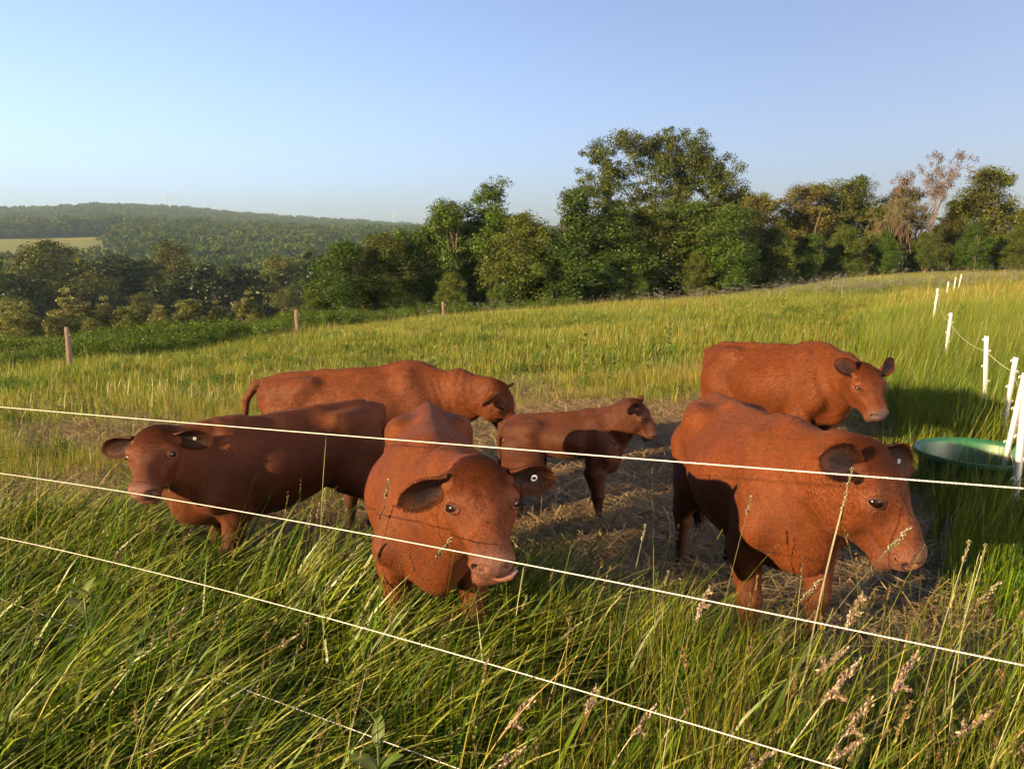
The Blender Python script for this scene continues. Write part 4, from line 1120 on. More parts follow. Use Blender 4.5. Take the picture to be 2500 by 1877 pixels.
def seedhead(r, p, d, L, w, col, n=26):
    """a grass panicle: small husks packed round the end of a stem"""
    q = r.uniform(0, 1, n); d = nv(d)
    c = p + d * (q * L)[:, None] + r.normal(0, w * .35, (n, 3)) * np.sin(np.pi * np.clip(q, .1, .95))[:, None]
    a = d + r.normal(0, .45, (n, 3)); a /= np.linalg.norm(a, axis=1)[:, None]
    b = np.cross(a, r.normal(0, 1, (n, 3))); b /= np.linalg.norm(b, axis=1)[:, None]
    s = w * r.uniform(.7, 1.2, n)[:, None]
    e = np.cross(a, b)
    V = np.stack([c - a * s, c + b * s * .4, c + a * s, c - b * s * .4, c + e * s * .35], 1).reshape(-1, 3)
    i = np.arange(n)[:, None] * 5
    T = np.concatenate([i + np.array([[0, 1, 4]]), i + np.array([[1, 2, 4]]), i + np.array([[2, 3, 4]]), i + np.array([[3, 0, 4]])])
    C = np.repeat(np.array(col) * r.uniform(.7, 1.3, (n, 1)), 5, 0)
    return V, T, C

PARTS = bpy.data.collections.new('ground_cover_sources')
def source(coll, name, V, F, C, mat):
    me = np_mesh(name, V, F, False, C); me.materials.append(mat)
    o = bpy.data.objects.new(name, me); coll.objects.link(o)
    return o
def merge(*sets):
    Vs, Qs, Ts, Cs, n = [], [], [], [], 0
    for V, F, C in sets:
        (Qs if F.shape[1] == 4 else Ts).append(F + n); Vs.append(V); Cs.append(C); n += len(V)
    F = [np.vstack(x) for x in (Qs, Ts) if x]
    return np.vstack(Vs), F, np.vstack(Cs)

def scatter(name, coll, P, rot, scl, idx, label, cat, kind='stuff'):
    me = bpy.data.meshes.new(name)
    me.vertices.add(len(P)); me.vertices.foreach_set('co', np.asarray(P, np.float32).ravel())
    for nm, tp, v in (('rot', 'FLOAT_VECTOR', rot), ('scl', 'FLOAT_VECTOR', scl), ('pick', 'INT', idx)):
        a = me.attributes.new(nm, tp, 'POINT')
        a.data.foreach_set('vector' if tp == 'FLOAT_VECTOR' else 'value', np.asarray(v, np.float32 if tp != 'INT' else np.int32).ravel())
    o = obj(name, me)
    ng = bpy.data.node_groups.new(name + '_scatter', 'GeometryNodeTree')
    ng.interface.new_socket('Geometry', in_out='INPUT', socket_type='NodeSocketGeometry')
    ng.interface.new_socket('Geometry', in_out='OUTPUT', socket_type='NodeSocketGeometry')
    gi = ng.nodes.new('NodeGroupInput'); go = ng.nodes.new('NodeGroupOutput')
    ip = ng.nodes.new('GeometryNodeInstanceOnPoints'); ci = ng.nodes.new('GeometryNodeCollectionInfo')
    ci.inputs['Collection'].default_value = coll
    ci.inputs['Separate Children'].default_value = True; ci.inputs['Reset Children'].default_value = True
    def na(n, t):
        x = ng.nodes.new('GeometryNodeInputNamedAttribute'); x.data_type = t; x.inputs['Name'].default_value = n; return x
    er = ng.nodes.new('FunctionNodeEulerToRotation')
    ng.links.new(na('rot', 'FLOAT_VECTOR').outputs['Attribute'], er.inputs[0])
    ng.links.new(gi.outputs[0], ip.inputs['Points']); ng.links.new(ci.outputs[0], ip.inputs['Instance'])
    ip.inputs['Pick Instance'].default_value = True
    ng.links.new(na('pick', 'INT').outputs['Attribute'], ip.inputs['Instance Index'])
    ng.links.new(er.outputs[0], ip.inputs['Rotation']); ng.links.new(na('scl', 'FLOAT_VECTOR').outputs['Attribute'], ip.inputs['Scale'])
    ng.links.new(ip.outputs[0], go.inputs[0])
    md = o.modifiers.new('scatter', 'NODES'); md.node_group = ng
    return tag(o, label, cat, kind=kind)

def coll(name): return bpy.data.collections.new(name)
gr = np.random.default_rng(99)
def fence_dist(x, y):
    """signed distance beyond the near fence (positive on the cows' side)"""
    nx, ny = FD[1], -FD[0]
    return (x - FP[0]) * nx + (y - FP[1]) * ny
def trampled(x, y):
    a = ss(1.25, .75, np.hypot((x - 1.1) / 2.3, (y - 6.6) / 4.0))
    b = ss(1.2, .6, np.hypot((x + 1.5) / 1.6, (y - 4.6) / 1.6)) * .6
    return np.maximum(a, b)
def tall_right(x, y):
    xb = np.interp(y, [1.5, 2, 2.6, 3, 4, 6, 8, 14, 24, 40], [.85, 1.15, 1.5, 1.8, 2.25, 3.1, 3.9, 6.3, 11.0, 20])
    return ss(-.1, .7, (x - xb) / np.maximum(1, y * .08))
def sample(n, y0, y1, half=.80, pw=1.0):
    y = np.sqrt(gr.uniform(y0 ** 2, y1 ** 2, n)) if pw == 1 else gr.uniform(y0, y1, n)
    x = gr.uniform(-half, half, n) * (y + 1.0)
    return x, y
def noise2(x, y, s, o=0):
    return .5 + .5 * np.sin(x * s + 1.3 * np.sin(y * s * .7 + o) + o) * np.sin(y * s * 1.1 + 1.7 * np.sin(x * s * .6 + 2 * o))

# short and medium pasture tufts
cm = coll('pasture_tufts')
for k in range(4):
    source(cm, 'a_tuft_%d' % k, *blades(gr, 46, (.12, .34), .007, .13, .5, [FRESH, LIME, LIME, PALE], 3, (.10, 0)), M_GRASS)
for k in range(2):
    source(cm, 'b_tuft_dry_%d' % k, *merge(blades(gr, 26, (.10, .28), .005, .13, .5, [LIME, PALE], 3), blades(gr, 14, (.2, .5), .0035, .12, .25, [STRAW, PALE], 3)), M_GRASS)
x, y = sample(27000, 3.2, 13)
w = (1 - .84 * trampled(x, y)) * ss(.5, 1.1, fence_dist(x, y)) * (1 - .7 * tall_right(x, y))
k = gr.uniform(0, 1, len(x)) < w * (.55 + .45 * noise2(x, y, 1.1)) * (1 - .88 * ss(.48, .72, noise2(x, y, .9, 5)))
x, y = x[k], y[k]; n = len(x)
tr = trampled(x, y)
sc = gr.uniform(.45, 1.0, n) * (1 - .40 * tr) * (.8 + .5 * noise2(x, y, .8, 1))
pick = np.where(gr.uniform(0, 1, n) < .28 + .4 * noise2(x, y, .5, 2), 4 + gr.integers(0, 2, n), gr.integers(0, 4, n))
scatter('pasture_grass', cm, np.stack([x, y, ground(x, y)], -1), np.stack([gr.normal(0, .08, n), gr.normal(0, .08, n), gr.uniform(-.8, .8, n)], -1), np.stack([sc, sc, sc * gr.uniform(.8, 1.2, n)], -1), pick, 'short yellow-green pasture grass around and behind the herd', 'grass')

# far pasture: coarser sprays
cf = coll('far_tufts')
for k in range(3):
    source(cf, 'a_far_%d' % k, *blades(gr, 44, (.13, .36), .017, .34, .35, [FRESH, FRESH, LIME, LIME, PALE], 2, (.14, 0)), M_GRASS)
source(cf, 'b_far_dry', *merge(blades(gr, 30, (.15, .36), .013, .34, .3, [LIME, LIME, PALE], 2, (.12, 0)), blades(gr, 6, (.35, .62), .008, .3, .2, [STRAW, PALE], 2)), M_GRASS)
x, y = sample(42000, 11, 50, .92)
k = gr.uniform(0, 1, len(x)) < (.6 + .4 * noise2(x, y, .35)) * ss(53, 46, np.hypot(x, y) - .12 * x); x, y = x[k], y[k]
edge = ss(-3, -9, x + .30 * (y - 22)) * ss(14, 20, y)
n = len(x); sc = gr.uniform(.5, 1.05, n) * (.7 + .5 * noise2(x, y, .3, 1)) * (1 + .6 * tall_right(x, y))
pick = np.where(gr.uniform(0, 1, n) < .15 + .5 * noise2(x, y, .22, 3), 3, gr.integers(0, 3, n))
scatter('far_pasture_grass', cf, np.stack([x, y, ground(x, y)], -1), np.stack([gr.normal(0, .06, n), gr.normal(0, .06, n), gr.uniform(-.7, .7, n)], -1), np.stack([sc * 1.2, sc * 1.2, sc], -1), pick, 'sunlit pasture grass stretching away to the trees', 'grass')

# lush weeds in front of the valley, left of the field
cw = coll('edge_weeds')
for k in range(3):
    V, Q, C = leaf_cloud(gr.normal(0, 1, (16, 3)) * np.array([.55, .55, .18]) + np.array([0, 0, .42]), gr.uniform(.22, .38, 16), 110, .065, gr, (.070, .125, .010), .3, .8)
    source(cw, 'weed_%d' % k, V, Q, C, M_LEAF)
x = gr.uniform(-36, 4, 5200); y = gr.uniform(22, 52, 5200)
line = np.interp(x, [-36, -20, -13, -9.2, -3.7, 4], [24, 21.5, 24, 34.5, 41.5, 44])
k = (y > line + .5) & (y < line + 9) & (gr.uniform(0, 1, len(x)) < .55 + .45 * noise2(x, y, .5)); x, y = x[k], y[k]; n = len(x)
sc = gr.uniform(.5, 1.1, n) * (.5 + .7 * noise2(x, y, .4, 2))
scatter('edge_weeds', cw, np.stack([x, y, ground(x, y) - .1], -1), np.stack([0 * x, 0 * x, gr.uniform(0, 6.28, n)], -1), np.stack([sc, sc, sc], -1), gr.integers(0, 3, n), 'dark green weeds growing beyond the wooden posts', 'weeds')

# broad-leaved weeds dotted through the pasture
x, y = sample(420, 5, 30); k = (trampled(x, y) < .5) & (gr.uniform(0, 1, 420) < .35 + .65 * noise2(x, y, .5, 4)); x, y = x[k], y[k]; n = len(x); sc = gr.uniform(.16, .36, n)
scatter('pasture_weeds', cw, np.stack([x, y, ground(x, y) - .04], -1), np.stack([0 * x, 0 * x, gr.uniform(0, 6.28, n)], -1), np.stack([sc, sc, sc * 1.2], -1), gr.integers(0, 3, n), 'small clumps of green weeds dotted through the pasture', 'weeds')
# cut stubble
cb = coll('stubble')
for k in range(3):
    source(cb, 'stub_%d' % k, *blades(gr, 7, (.16, .42), .0085, .16, .16, [PALE, (.20, .17, .04), LIME], 2, (.03, 0), .05, None, .7), M_GRASS)
x, y = sample(700, 4.2, 15); k = (gr.uniform(0, 1, 700) < np.where(x < .5, .8, .3) * noise2(x, y, .8, 6)) & (trampled(x, y) < .75); x, y = x[k], y[k]; n = len(x); sc = gr.uniform(.7, 1.2, n)
scatter('cut_stubble', cb, np.stack([x, y, ground(x, y)], -1), np.stack([gr.normal(0, .1, n), gr.normal(0, .1, n), gr.uniform(0, 6.28, n)], -1), np.stack([sc, sc, sc], -1), gr.integers(0, 3, n), 'stiff yellow stubble stalks left standing in the pasture', 'stubble')
# tall grass on the right
ct = coll('tall_tufts')
for k in range(4):
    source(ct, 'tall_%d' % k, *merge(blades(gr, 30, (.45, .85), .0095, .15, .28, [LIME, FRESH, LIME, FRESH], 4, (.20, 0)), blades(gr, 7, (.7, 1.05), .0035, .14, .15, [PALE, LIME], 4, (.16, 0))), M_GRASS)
x, y = sample(27000, 1.7, 22, .95)
k = gr.uniform(0, 1, len(x)) < tall_right(x, y) * np.interp(y, [2, 8, 22], [1.0, .9, .35]); x, y = x[k], y[k]
k = np.hypot((x - 3.72) / .52, (y - 5.74) / .48) > 1; x, y = x[k], y[k]; k = ~((np.hypot(x - 3.72, (y - 5.3) * .6) < .55) & (y < 5.74) & (gr.uniform(0, 1, len(x)) < .12)); x, y = x[k], y[k]
n = len(x); sc = gr.uniform(.6, 1.1, n) * np.interp(y, [1.7, 3, 6, 12, 22], [.62, .72, .85, 1.0, 1.0])
scatter('tall_grass', ct, np.stack([x, y, ground(x, y)], -1), np.stack([gr.normal(0, .06, n), gr.normal(0, .06, n), gr.uniform(-.6, .6, n)], -1), np.stack([sc, sc, sc], -1), gr.integers(0, 4, n), 'tall pale green grass along the white posts on the right', 'grass')

# straw trodden flat
cs = coll('straw_mats')
def litter(n, L, w, spread, cols, lift=.03):
    a = gr.uniform(0, 2 * np.pi, n); c = np.stack([gr.normal(0, spread, n), gr.normal(0, spread, n), gr.uniform(0, lift, n)], -1)
    d = np.stack([np.cos(a), np.sin(a), gr.normal(0, .12, n)], -1); sd = np.stack([-np.sin(a), np.cos(a), gr.normal(0, .3, n)], -1)
    le = L * gr.uniform(.4, 1.2, n); bw = gr.normal(0, .12, n)
    q = np.linspace(-.5, .5, 5)
    P = c[:, None] + d[:, None] * (q[None] * le[:, None])[..., None] + sd[:, None] * ((q[None] ** 2) * (le * bw * 4)[:, None])[..., None]
    P[..., 2] = np.maximum(P[..., 2], 0) + .012
    ww = w * gr.uniform(.6, 1.3, n)
    s3 = np.stack([-np.sin(a), np.cos(a), np.full(n, .25)], -1)
    V = np.stack([P - s3[:, None] * ww[:, None, None] / 2, P + s3[:, None] * ww[:, None, None] / 2], 2).reshape(-1, 3)
    i = np.arange(n)[:, None] * 10 + np.arange(4)[None] * 2
    Q = np.stack([i, i + 1, i + 3, i + 2], -1).reshape(-1, 4)
    C = np.array(cols)[gr.integers(0, len(cols), n)] * gr.uniform(.6, 1.3, (n, 1))
    return V, Q, np.repeat(C, 10, 0)
for k in range(4):
    source(cs, 'straw_%d' % k, *litter(150, .34, .0048, .24, [STRAW, (.29, .20, .085), BROWN, (.20, .155, .06)]), M_STRAW)
x, y = sample(11500, 2.6, 13.5)
k = gr.uniform(0, 1, len(x)) < np.maximum(trampled(x, y), .10 + .9 * ss(.42, .66, noise2(x, y, .9, 5))) * ss(.6, 1.4, fence_dist(x, y)) * (1 - tall_right(x, y)); x, y = x[k], y[k]
n = len(x); sc = gr.uniform(.7, 1.3, n)
scatter('straw_litter', cs, np.stack([x, y, ground(x, y) + gr.uniform(0, .03, n)], -1), np.stack([gr.normal(0, .05, n), gr.normal(0, .05, n), gr.uniform(0, 6.28, n)], -1), np.stack([sc, sc, sc], -1), gr.integers(0, 4, n), 'flattened straw trodden into the ground under the herd', 'straw')

# long blades along the near fence, swept to the right by the wind
cl = coll('long_tufts')
SWEEP = (.85, .12)
for k in range(5):
    source(cl, 'a_long_%d' % k, *blades(gr, 22, (.50, 1.05), .0235, .11, .34, [FRESH, LIME, LIME, DEEPG, (.28, .29, .09)], 6, SWEEP, .42, None, .05), M_LONG)  # palest blades have a sun highlight painted into their colour
for k in range(3):
    source(cl, 'b_upright_%d' % k, *merge(blades(gr, 20, (.30, .62), .011, .10, .30, [FRESH, LIME, DEEPG], 5, (.16, 0), .3), blades(gr, 8, (.5, .85), .0032, .10, .2, [LIME, PALE, STRAW], 5, (.22, 0), .15)), M_GRASS)
for k in range(2):
    source(cl, 'b_wide_%d' % k, *blades(gr, 8, (.5, 1.0), .022, .10, .35, [FRESH, LIME, (.22, .25, .08)], 7, (.8, .1), .5, None, .04), M_LONG)
for k in range(2):
    source(cl, 'c_low_%d' % k, *merge(blades(gr, 36, (.10, .30), .006, .12, .6, [DEEPG, FRESH, (.05, .07, .014)], 3, (.1, 0), .3), blades(gr, 12, (.15, .4), .004, .12, .8, [STRAW, BROWN], 4, (.1, 0), .6)), M_GRASS)
t = gr.uniform(-2.6, 5.2, 11000); d = gr.uniform(-1.45, 1.7, 11000)
x = FP[0] + FD[0] * t + FD[1] * d; y = FP[1] + FD[1] * t - FD[0] * d
keep = (np.hypot(x, y) > .95) & (y > .55)
left = ss(.2, 1.1, t)                                  # lush on the left, stemmy on the right
dens = np.where(d > 0, np.where(t > 1.6, ss(1.25, .6, d), ss(1.75, 1.1, d)), 1) * (.28 + .9 * ss(.25, .7, noise2(x, y, 3.1, .7)))
keep &= gr.uniform(0, 1, len(x)) < dens * np.where(left > .5, .74, .80)
x, y, t, d, left = x[keep], y[keep], t[keep], d[keep], left[keep]
n = len(x); u = gr.uniform(0, 1, n)
pick = np.where(u < .50 * left + .06, gr.integers(0, 5, n), np.where(u < .66, 5 + gr.integers(0, 3, n), np.where(u < .84, 8 + gr.integers(0, 2, n), 10 + gr.integers(0, 2, n))))
sc = (.8 + .35 * noise2(x, y, 3.1, .7)) * gr.uniform(.62, 1.05, n) * np.where(d > 1.3, .8, 1.0) * np.interp(t, [-2.5, -1, 1, 4], [.82, .84, .92, .98])
scatter('fence_grass', cl, np.stack([x, y, ground(x, y)], -1), np.stack([gr.normal(0, .07, n), gr.normal(0, .07, n), gr.normal(0, .40, n)], -1), np.stack([sc, sc, sc * gr.uniform(.8, 1.15, n)], -1), pick, 'long green grass bent by the wind along the near fence', 'grass')

# fine stems with small seed heads rising through the fence and through the pasture
cq = coll('stem_tufts')
for k in range(4):
    sets = []
    for j in range(5):
        a = gr.uniform(0, 6.28); bx = np.array([[.09 * math.cos(a), .09 * math.sin(a), 0]])
        L = gr.uniform(.55, 1.0); ln = np.array([gr.normal(.20, .10), gr.normal(0, .10)])
        V, Q, C = blades(gr, 1, (L, L + .01), .0034, 0, .0, [LIME, PALE, STRAW], 5, ln, .1, bx, .5)
        sets.append((V, Q, C))
        tip = V[-2:].mean(0); dr = nv(tip - V[-4:-2].mean(0))
        if j % 2 == 0: sets.append(seedhead(gr, tip - dr * .02, dr, gr.uniform(.05, .10), .008, (.17, .12, .062) if j else (.12, .11, .04), 16))
    source(cq, 'stem_%d' % k, *merge(*sets), M_GRASS)
t = gr.uniform(-2.0, 4.5, 520); d = gr.normal(.15, .55, 520)
x = FP[0] + FD[0] * t + FD[1] * d; y = FP[1] + FD[1] * t - FD[0] * d
ok = (np.hypot(x, y) > 1.35) & (gr.uniform(0, 1, 520) < np.where((x > .45), .85, .30)); x, y = x[ok], y[ok]
x2, y2 = sample(900, 6, 18); k = (trampled(x2, y2) < .6); x2, y2 = x2[k], y2[k]
x = np.concatenate([x, x2]); y = np.concatenate([y, y2]); n = len(x)
sc = np.concatenate([gr.uniform(.65, 1.1, n - len(x2)), gr.uniform(.3, .65, len(x2))])
scatter('grass_stems', cq, np.stack([x, y, ground(x, y)], -1), np.stack([gr.normal(0, .08, n), gr.normal(0, .08, n), gr.normal(0, .5, n)], -1), np.stack([sc, sc, sc], -1), gr.integers(0, 4, n), 'thin flowering grass stems rising through the fence and field', 'grass')

# white umbels along the crest of the field
cu = coll('umbels')
for k in range(3):
    r_ = gr; sets = []
    for j in range(5):
        bx = np.array([[gr.normal(0, .25), gr.normal(0, .25), 0]]); L = gr.uniform(.35, 1.0)
        V, Q, C = blades(gr, 1, (L, L + .01), .007, 0, .12, [(.05, .075, .015)], 3, (.06, 0), .1, bx, .6); sets.append((V, Q, C))
        tip = V[-2:].mean(0)
        c = tip + gr.normal(0, 1, (24, 3)) * np.array([.06, .06, .018]); a = gr.normal(0, .014, (24, 3)); a[:, 2] *= .4; b = np.cross(a, [0, 0, 1.]) 
        VV = np.stack([c - a, c - b, c + a, c + b], 1).reshape(-1, 3); sets.append((VV, np.arange(96).reshape(-1, 4), np.tile([.26, .24, .22], (96, 1))))
    source(cu, 'umbel_%d' % k, *merge(*sets), M_STRAW)
az = gr.uniform(-.26, .66, 1500); rr = np.interp(az, [-.26, 0, .3, .66], [40, 43, 44, 47]) + gr.normal(0, 2.2, 1500)
x = rr * np.sin(az); y = rr * np.cos(az); k = gr.uniform(0, 1, len(x)) < np.interp(az, [-.26, .1, .3, .5, .66], [.06, .10, .4, .9, 1]); x, y = x[k], y[k]; n = len(x); sc = gr.uniform(.6, 1.1, n)
scatter('white_umbel_flowers', cu, np.stack([x, y, ground(x, y)], -1), np.stack([0 * x, 0 * x, gr.uniform(0, 6.28, n)], -1), np.stack([sc, sc, sc], -1), gr.integers(0, 3, n), 'band of whitish umbel flowers along the crest of the field', 'flowers')

# ------------------------------------------------------------------ single stalks and broad-leaved plants
M_STALK = leaf_mat('stalk', trans=.2, gloss=.06, rough=.5, hue=.01, val=.2)
sr = np.random.default_rng(5)
def stalk_proto(L, lean, head_len, head_w, col, hcol, n=150, clusters=5):
    V, Q, C = blades(sr, 1, (L, L + .001), .0042, 0, 0, [col], 8, lean, .12, np.zeros((1, 3)), .55)
    V2, Q2, C2 = V.copy(), Q, C
    sd = V[1] - V[0]; rot = np.array([-sd[1], sd[0], 0]); mid = (V[0::2] + V[1::2]) / 2
    V2 = np.empty_like(V); wv = np.linalg.norm(V[1::2] - V[0::2], axis=1)[:, None]; V2[0::2] = mid - nv(rot) * wv / 2; V2[1::2] = mid + nv(rot) * wv / 2
    Vs, F, Cs = merge((V, Q, C), (V2, Q2, C2))
    stem = np_mesh('stalk_stem', Vs, F, False, Cs); stem.materials.append(M_STALK)
    tip = mid[-1]; dr = nv(mid[-1] - mid[-2]); sets = []
    for k in range(clusters):
        q = k / max(1, clusters - 1); off = nv(dr + sr.normal(0, .42 if k else .05, 3)) * (head_len * .30 * (1 - .5 * q))
        p0 = tip - dr * head_len * (1 - q) * .8
        sets.append(seedhead(sr, p0, off, np.linalg.norm(off), head_w * (1.1 - .4 * q), hcol, n // clusters))
        sets.append(seedhead(sr, p0, dr, head_len * .25, head_w * .8, hcol, n // clusters // 2))
    Vh, Fh, Ch = merge(*sets)
    head = np_mesh('stalk_head', Vh, Fh, False, Ch); head.materials.append(M_STALK)
    return stem, head
LIGHTH = (.25, .175, .108); GREENH = (.15, .13, .05)
protos = [stalk_proto(1.0, (.38, .05), .13, .010, (.105, .10, .03), LIGHTH, 190), stalk_proto(.92, (.55, 0), .15, .0125, (.14, .11, .04), LIGHTH, 190), stalk_proto(1.05, (.28, -.05), .10, .008, (.10, .10, .025), GREENH, 120),
          stalk_proto(.85, (.45, .08), .17, .0135, (.15, .11, .05), LIGHTH, 220), stalk_proto(1.1, (.22, .03), .06, .006, (.11, .11, .028), GREENH, 60, 3)]
# x, y, size, kind, turn: the tall ones that stand out against the cows and along the wires
STALKS = [(.74, 2.08, .92, 3, 0), (.80, 1.98, .80, 3, .1), (.62, 2.20, .88, 1, .2), (.88, 2.15, .95, 0, -.1), (.95, 1.95, .80, 1, .1), (.55, 1.92, .78, 1, 0), (1.02, 2.10, .86, 3, .25), (1.12, 2.25, 1.0, 2, 0), (1.20, 2.05, 1.02, 4, -.1),
          (.98, 2.35, 1.08, 4, .1), (.90, 2.45, 1.12, 2, .1), (1.30, 2.2, .92, 2, .2), (1.05, 2.5, 1.12, 4, 0), (1.45, 2.3, .9, 4, .1), (.70, 2.5, 1.05, 4, -.2), (.66, 2.38, .95, 2, .15), (1.36, 2.0, .66, 3, 0), (1.48, 1.98, .70, 1, .1),
          (.30, 1.85, .78, 1, .1), (.36, 1.80, .66, 3, 0), (.10, 1.98, .74, 0, .2), (-.12, 1.92, .70, 1, -.1), (.46, 2.28, .92, 0, .05), (-.22, 2.15, .78, 3, 0), (-.34, 2.0, .66, 1, .2), (.22, 2.15, .68, 3, .1), (1.14, 1.72, .58, 3, .2), (.60, 1.70, .62, 3, .3), (.86, 1.66, .58, 1, 0), (.12, 1.72, .55, 1, .2),
          (-.60, 2.62, 1.14, 4, -.05), (-.66, 2.72, 1.08, 2, .1), (-.92, 2.92, .98, 4, 0), (-1.02, 2.98, .95, 2, .15), (-.98, 3.05, .9, 4, -.1), (-.88, 2.85, 1.0, 4, .2), (-1.3, 2.9, .68, 1, 0), (-1.75, 3.1, .70, 3, .1), (-1.5, 2.8, .6, 1, .1), (-.5, 2.3, .80, 4, 0), (.36, 2.52, .95, 4, .1), (.44, 2.45, .82, 4, -.2)]
for x, y, s_, kd, rz in STALKS:
    o = empty('grass_stalk', (x, y, gz(x, y)), (0, 0, rz)); o.scale = (s_, s_, s_)
    where = 'before the front right cow' if x > .85 else 'between the two front cows' if x > .05 else 'before the front centre cow' if x > -.75 else 'at left before the shaded cow'
    look = {0: 'tall leaning grass stalk with pale feathery head', 1: 'bowed straw stalk with thick pale head', 2: 'upright green stalk with narrow head', 3: 'low bending stalk with large tan head', 4: 'thin wiry stalk with tiny head'}[kd]
    tag(o, look + ' ' + where, 'grass stalk', look + 's ' + where)
    obj('stem', protos[kd][0], None, o); obj('seed_head', protos[kd][1], None, o)

M_MILK = leaf_mat('milkweed_leaf', trans=.40, gloss=.02, rough=.4, hue=.01, val=.1)
def oval_leaf(L, Wd, col):
    q = np.linspace(0, 1, 8); wv = Wd / 2 * np.sin(np.pi * np.clip(q * .94 + .05, 0, 1)) ** .75
    z = .28 * L * q - .38 * L * q ** 2
    V = np.concatenate([np.stack([q * L, s * wv, z + (.14 * wv if s else 0)], -1) for s in (-1, 0, 1)])
    Q = [[a * 8 + j, a * 8 + j + 1, (a + 1) * 8 + j + 1, (a + 1) * 8 + j] for a in range(2) for j in range(7)]
    C = np.concatenate([np.tile(col, (8, 1)), np.tile(np.array(col) * 1.6, (8, 1)), np.tile(col, (8, 1))])
    me = np_mesh('broad_leaf', V, np.array(Q), True, C); me.materials.append(M_MILK); return me
LEAVES = [oval_leaf(.15, .062, (.075, .125, .018)), oval_leaf(.12, .05, (.062, .112, .014)), oval_leaf(.17, .075, (.11, .145, .035))]
def milkweed(label, x, y, h, seed, group='broad-leaved milkweed plants', leafs=1.0):
    r = np.random.default_rng(seed)
    o = empty('milkweed', (x, y, gz(x, y)), (0, 0, r.uniform(0, 6))); tag(o, label, 'plant', group)
    mb = MB(); q = np.linspace(-.02, h, 6); mb.tube(np.stack([.02 * np.sin(q * 3), .02 * q, q], -1), np.linspace(.006, .0035, 6), 6)
    me = mb.mesh('milkweed_stem'); a = me.color_attributes.new('col', 'FLOAT_COLOR', 'POINT'); a.data.foreach_set('color', np.tile([.10, .13, .05, 1], (len(me.vertices), 1)).ravel().astype(np.float32))
    obj('stem', me, M_MILK, o)
    k = 0; z = h * .28
    while z < h:
        for sd in (0, math.pi):
            lf = obj('leaf', LEAVES[r.integers(0, 3)], None, o)
            top = z / h
            lf.location = (.02 * math.sin(z * 3), .02 * z, z); lf.rotation_euler = (r.normal(0, .2), -(.15 + .7 * top) + r.normal(0, .15), sd + (k % 2) * math.pi / 2 + r.normal(0, .2))
            sc = (1.15 - .5 * abs(top - .5)) * r.uniform(.8, 1.1) * leafs; lf.scale = (sc, sc, sc)
        z += h * .14; k += 1
    return o
milkweed('broad-leaved milkweed at the left edge between the second and third wires', -1.83, 3.02, .66, 1, leafs=.75)
milkweed('broad-leaved milkweed with pale leaves low in the bottom foreground', -.42, 2.12, .52, 2, leafs=.62)
for k, (x, y, h, lab) in enumerate(((-1.40, 13, .75, 'pale milkweed in the field directly above the left cow\'s back'), (-1.75, 12.6, .6, 'smaller milkweed just left of the pale one in the field'), (1.5, 15, .75, 'milkweed in mid field above the calf, left of the lone stalk'),
                                    (1.65, 12.2, .6, 'milkweed in the grass close behind the calf'), (8.7, 24, .95, 'tall milkweed high in the field above the right-hand cow'), (8.35, 20, .8, 'milkweed in the field above the back right cow\'s rump'), (3.4, 16, .7, 'milkweed in mid field right of the lone stalk'), (10.2, 17, .7, 'dark milkweed left of the ragged white post'))):
    milkweed(lab, x, y, h, 10 + k)

# ------------------------------------------------------------------ dung on the trodden ground
M_DUNG = simple_mat('dung', (.055, .038, .018), .75, .25, .5, 30, bump=.8)
for k, (x, y, r0, lab) in enumerate(((.72, 4.15, .15, 'brown cow pat on the straw between the two front cows'), (.28, 4.75, .12, 'smaller brown cow pat near the calf\'s front hooves'), (-.35, 5.6, .13, 'cow pat on the trodden grass left of the calf'))):
    th = np.linspace(0, 2 * np.pi, 28, endpoint=False); mb = MB(); rings = [(1.0, 0), (.97, .014), (.82, .026), (.60, .024), (.50, .032), (.25, .036), (.02, .036)]
    wob = 1 + .16 * np.sin(3 * th + k) + .08 * np.sin(7 * th + 2 * k)
    V = np.concatenate([np.stack([r0 * q * wob * np.cos(th), r0 * q * wob * np.sin(th), z_ + .004 * np.sin(5 * th + q * 9)], -1) for q, z_ in rings])
    Q = [[i * 28 + j, i * 28 + (j + 1) % 28, (i + 1) * 28 + (j + 1) % 28, (i + 1) * 28 + j] for i in range(6) for j in range(28)]
    mb.add(V, Q=Q); o = obj('cow_pat', mb.mesh('cow_pat'), M_DUNG); o.location = (x, y, gz(x, y) + .012)
    tag(o, lab, 'cow pat', 'cow pats on the trodden ground')

# ------------------------------------------------------------------ power poles on the far hill
M_POLE = simple_mat('far_pole', (.30, .27, .24), .9, .1)
def pylon(label, az, r0, h, twin):
    x, y = r0 * math.sin(az), r0 * math.cos(az); z = gz(x, y)
    o = empty('power_pole', (x, y, z), (0, 0, -az)); tag(o, label, 'power pole', 'power poles on the far hill')
    for dx in ((-2.6, 2.6) if twin else (0,)):
        mb = MB(); mb.tube([(dx, 0, -1), (dx, 0, h)], [.55, .4], 8); obj('pole', mb.mesh('power_pole'), M_POLE, o)
    for zz, wd in ((h * .93, 9 if twin else 4), (h * .80, 9 if twin else 0)):
        if wd: mb = MB(); mb.box((0, 0, zz), (wd, .5, .5)); obj('crossarm', mb.mesh('crossarm', False), M_POLE, o)
    return Vector((x, y, z + h * .92))
azp = lambda px: math.atan((px - 1106) / 1609)
p1 = pylon('twin-legged power pole standing on the wooded hill at left', azp(383), 1330, 38, True)
p2 = pylon('single thin power pole above the hedge, left of the tall trees', azp(856), 1330, 36, False)
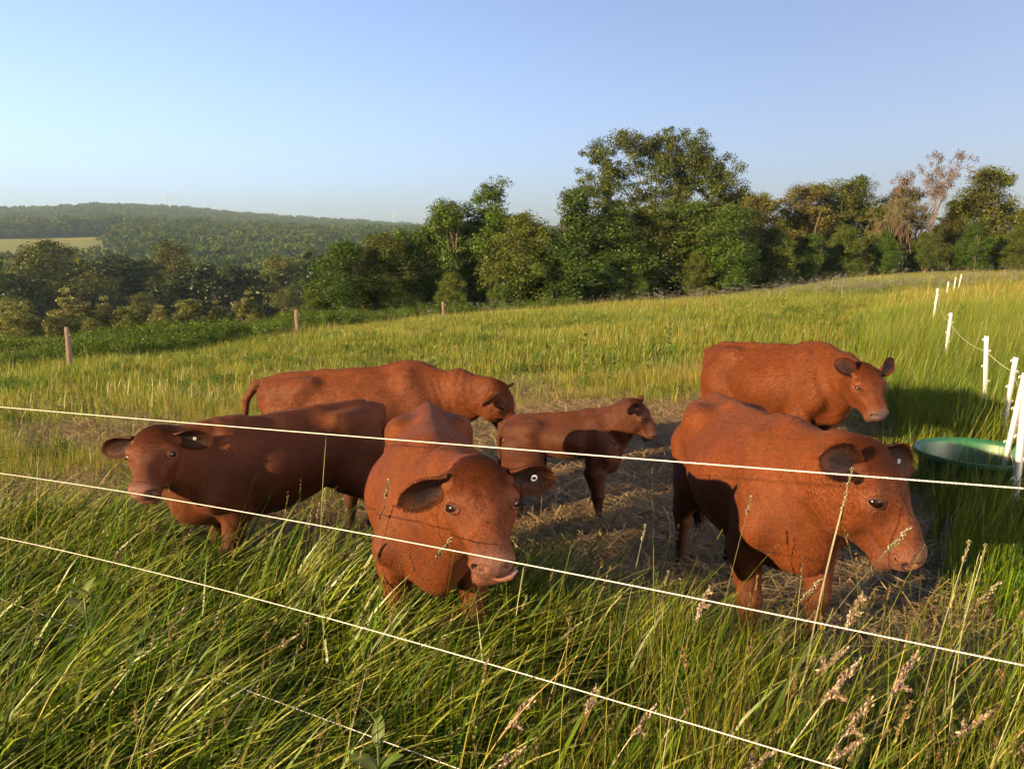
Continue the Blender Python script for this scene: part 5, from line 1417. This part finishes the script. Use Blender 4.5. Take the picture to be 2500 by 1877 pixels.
for a, b, lab in ((p1, p2, 'faint sagging power line between the two far poles'), (p2, p2 + Vector((330, -60, -38)), 'faint power line running right from the single far pole')):
    q = np.linspace(0, 1, 30); P = np.array([list(a.lerp(b, t_)) for t_ in q]); P[:, 2] -= 20 * 4 * q * (1 - q) * (.9 if a is p1 else .35)
    mb = MB(); mb.tube(P, .16, 4); tag(obj('power_line', mb.mesh('power_line'), M_POLE), lab, 'power line', 'far power lines')

# ------------------------------------------------------------------ far woods and hills
cc = coll('far_crowns')
M_FAR = leaf_mat('far_foliage', trans=.12, gloss=.0, rough=.6, hue=.015, val=.28)
for k in range(4):
    r_ = np.random.default_rng(300 + k)
    lob = [(r_.normal(0, 1.6), r_.normal(0, 1.6), 4.5 + r_.uniform(0, 4.2), 2.2 * r_.uniform(.7, 1.2), 2.2 * r_.uniform(.7, 1.2), 1.9) for _ in range(7)]
    lob = np.array(lob); ix = r_.integers(0, 7, 34); d_ = r_.normal(0, 1, (34, 3)); d_ /= np.linalg.norm(d_, axis=1)[:, None]
    V, Q, C = leaf_cloud(lob[ix, :3] + d_ * lob[ix, 3:] * .8, r_.uniform(.7, 1.2, 34), 16, 1.0, r_, (.050, .080, .013) if k < 3 else (.075, .092, .017), .2)
    source(cc, 'crown_%d' % k, V, Q, C, M_FAR)
fr = np.random.default_rng(77)
N_ = 50000
az = np.radians(fr.uniform(-44, 4, N_)); rr = np.sqrt(fr.uniform(150 ** 2, 1650 ** 2, N_))
keepf = fr.uniform(0, 1, N_) < np.interp(rr, [150, 300, 600, 1650], [1, 1, 1, .75])
deg = np.degrees(az)
field = (rr > 415) & (rr < 735) & (deg < -27.0 + 1.2 * np.sin(rr * .03)) | ((rr > 330) & (rr < 400) & (deg > -16))
vis = ~field & keepf & ~((rr < 260) & (fr.uniform(0, 1, N_) < .3))
az, rr = az[vis], rr[vis]; x = rr * np.sin(az); y = rr * np.cos(az); n = len(x)
sc = fr.uniform(.8, 1.7, n)
scatter('far_woodland', cc, np.stack([x, y, ground(x, y) - 1], -1), np.stack([0 * x, 0 * x, fr.uniform(0, 6.28, n)], -1), np.stack([sc, sc, sc * fr.uniform(.8, 1.2, n)], -1), fr.integers(0, 4, n), 'continuous woodland covering the far valley and hills', 'woodland')

# ------------------------------------------------------------------ air
mb = MB()
low = min(v.co.z for v in bpy.data.meshes['ground'].vertices) - 1.0
mb.box((0, 0, (low + 125) / 2), (5400, 5400, 125 - low))
hz = mb.mesh('haze', False)
hm = bpy.data.materials.new('haze_air'); hm.use_nodes = True
nt = hm.node_tree; nt.nodes.clear()
pv = N(nt, 'ShaderNodeVolumePrincipled')
pv.inputs['Color'].default_value = (.50, .74, 1.0, 1)
pv.inputs['Density'].default_value = .00013
pv.inputs['Anisotropy'].default_value = .2
out = N(nt, 'ShaderNodeOutputMaterial'); nt.links.new(pv.outputs[0], out.inputs['Volume'])
tag(obj('haze', hz, hm), 'thin pale evening haze over the valley', 'haze', kind='stuff')
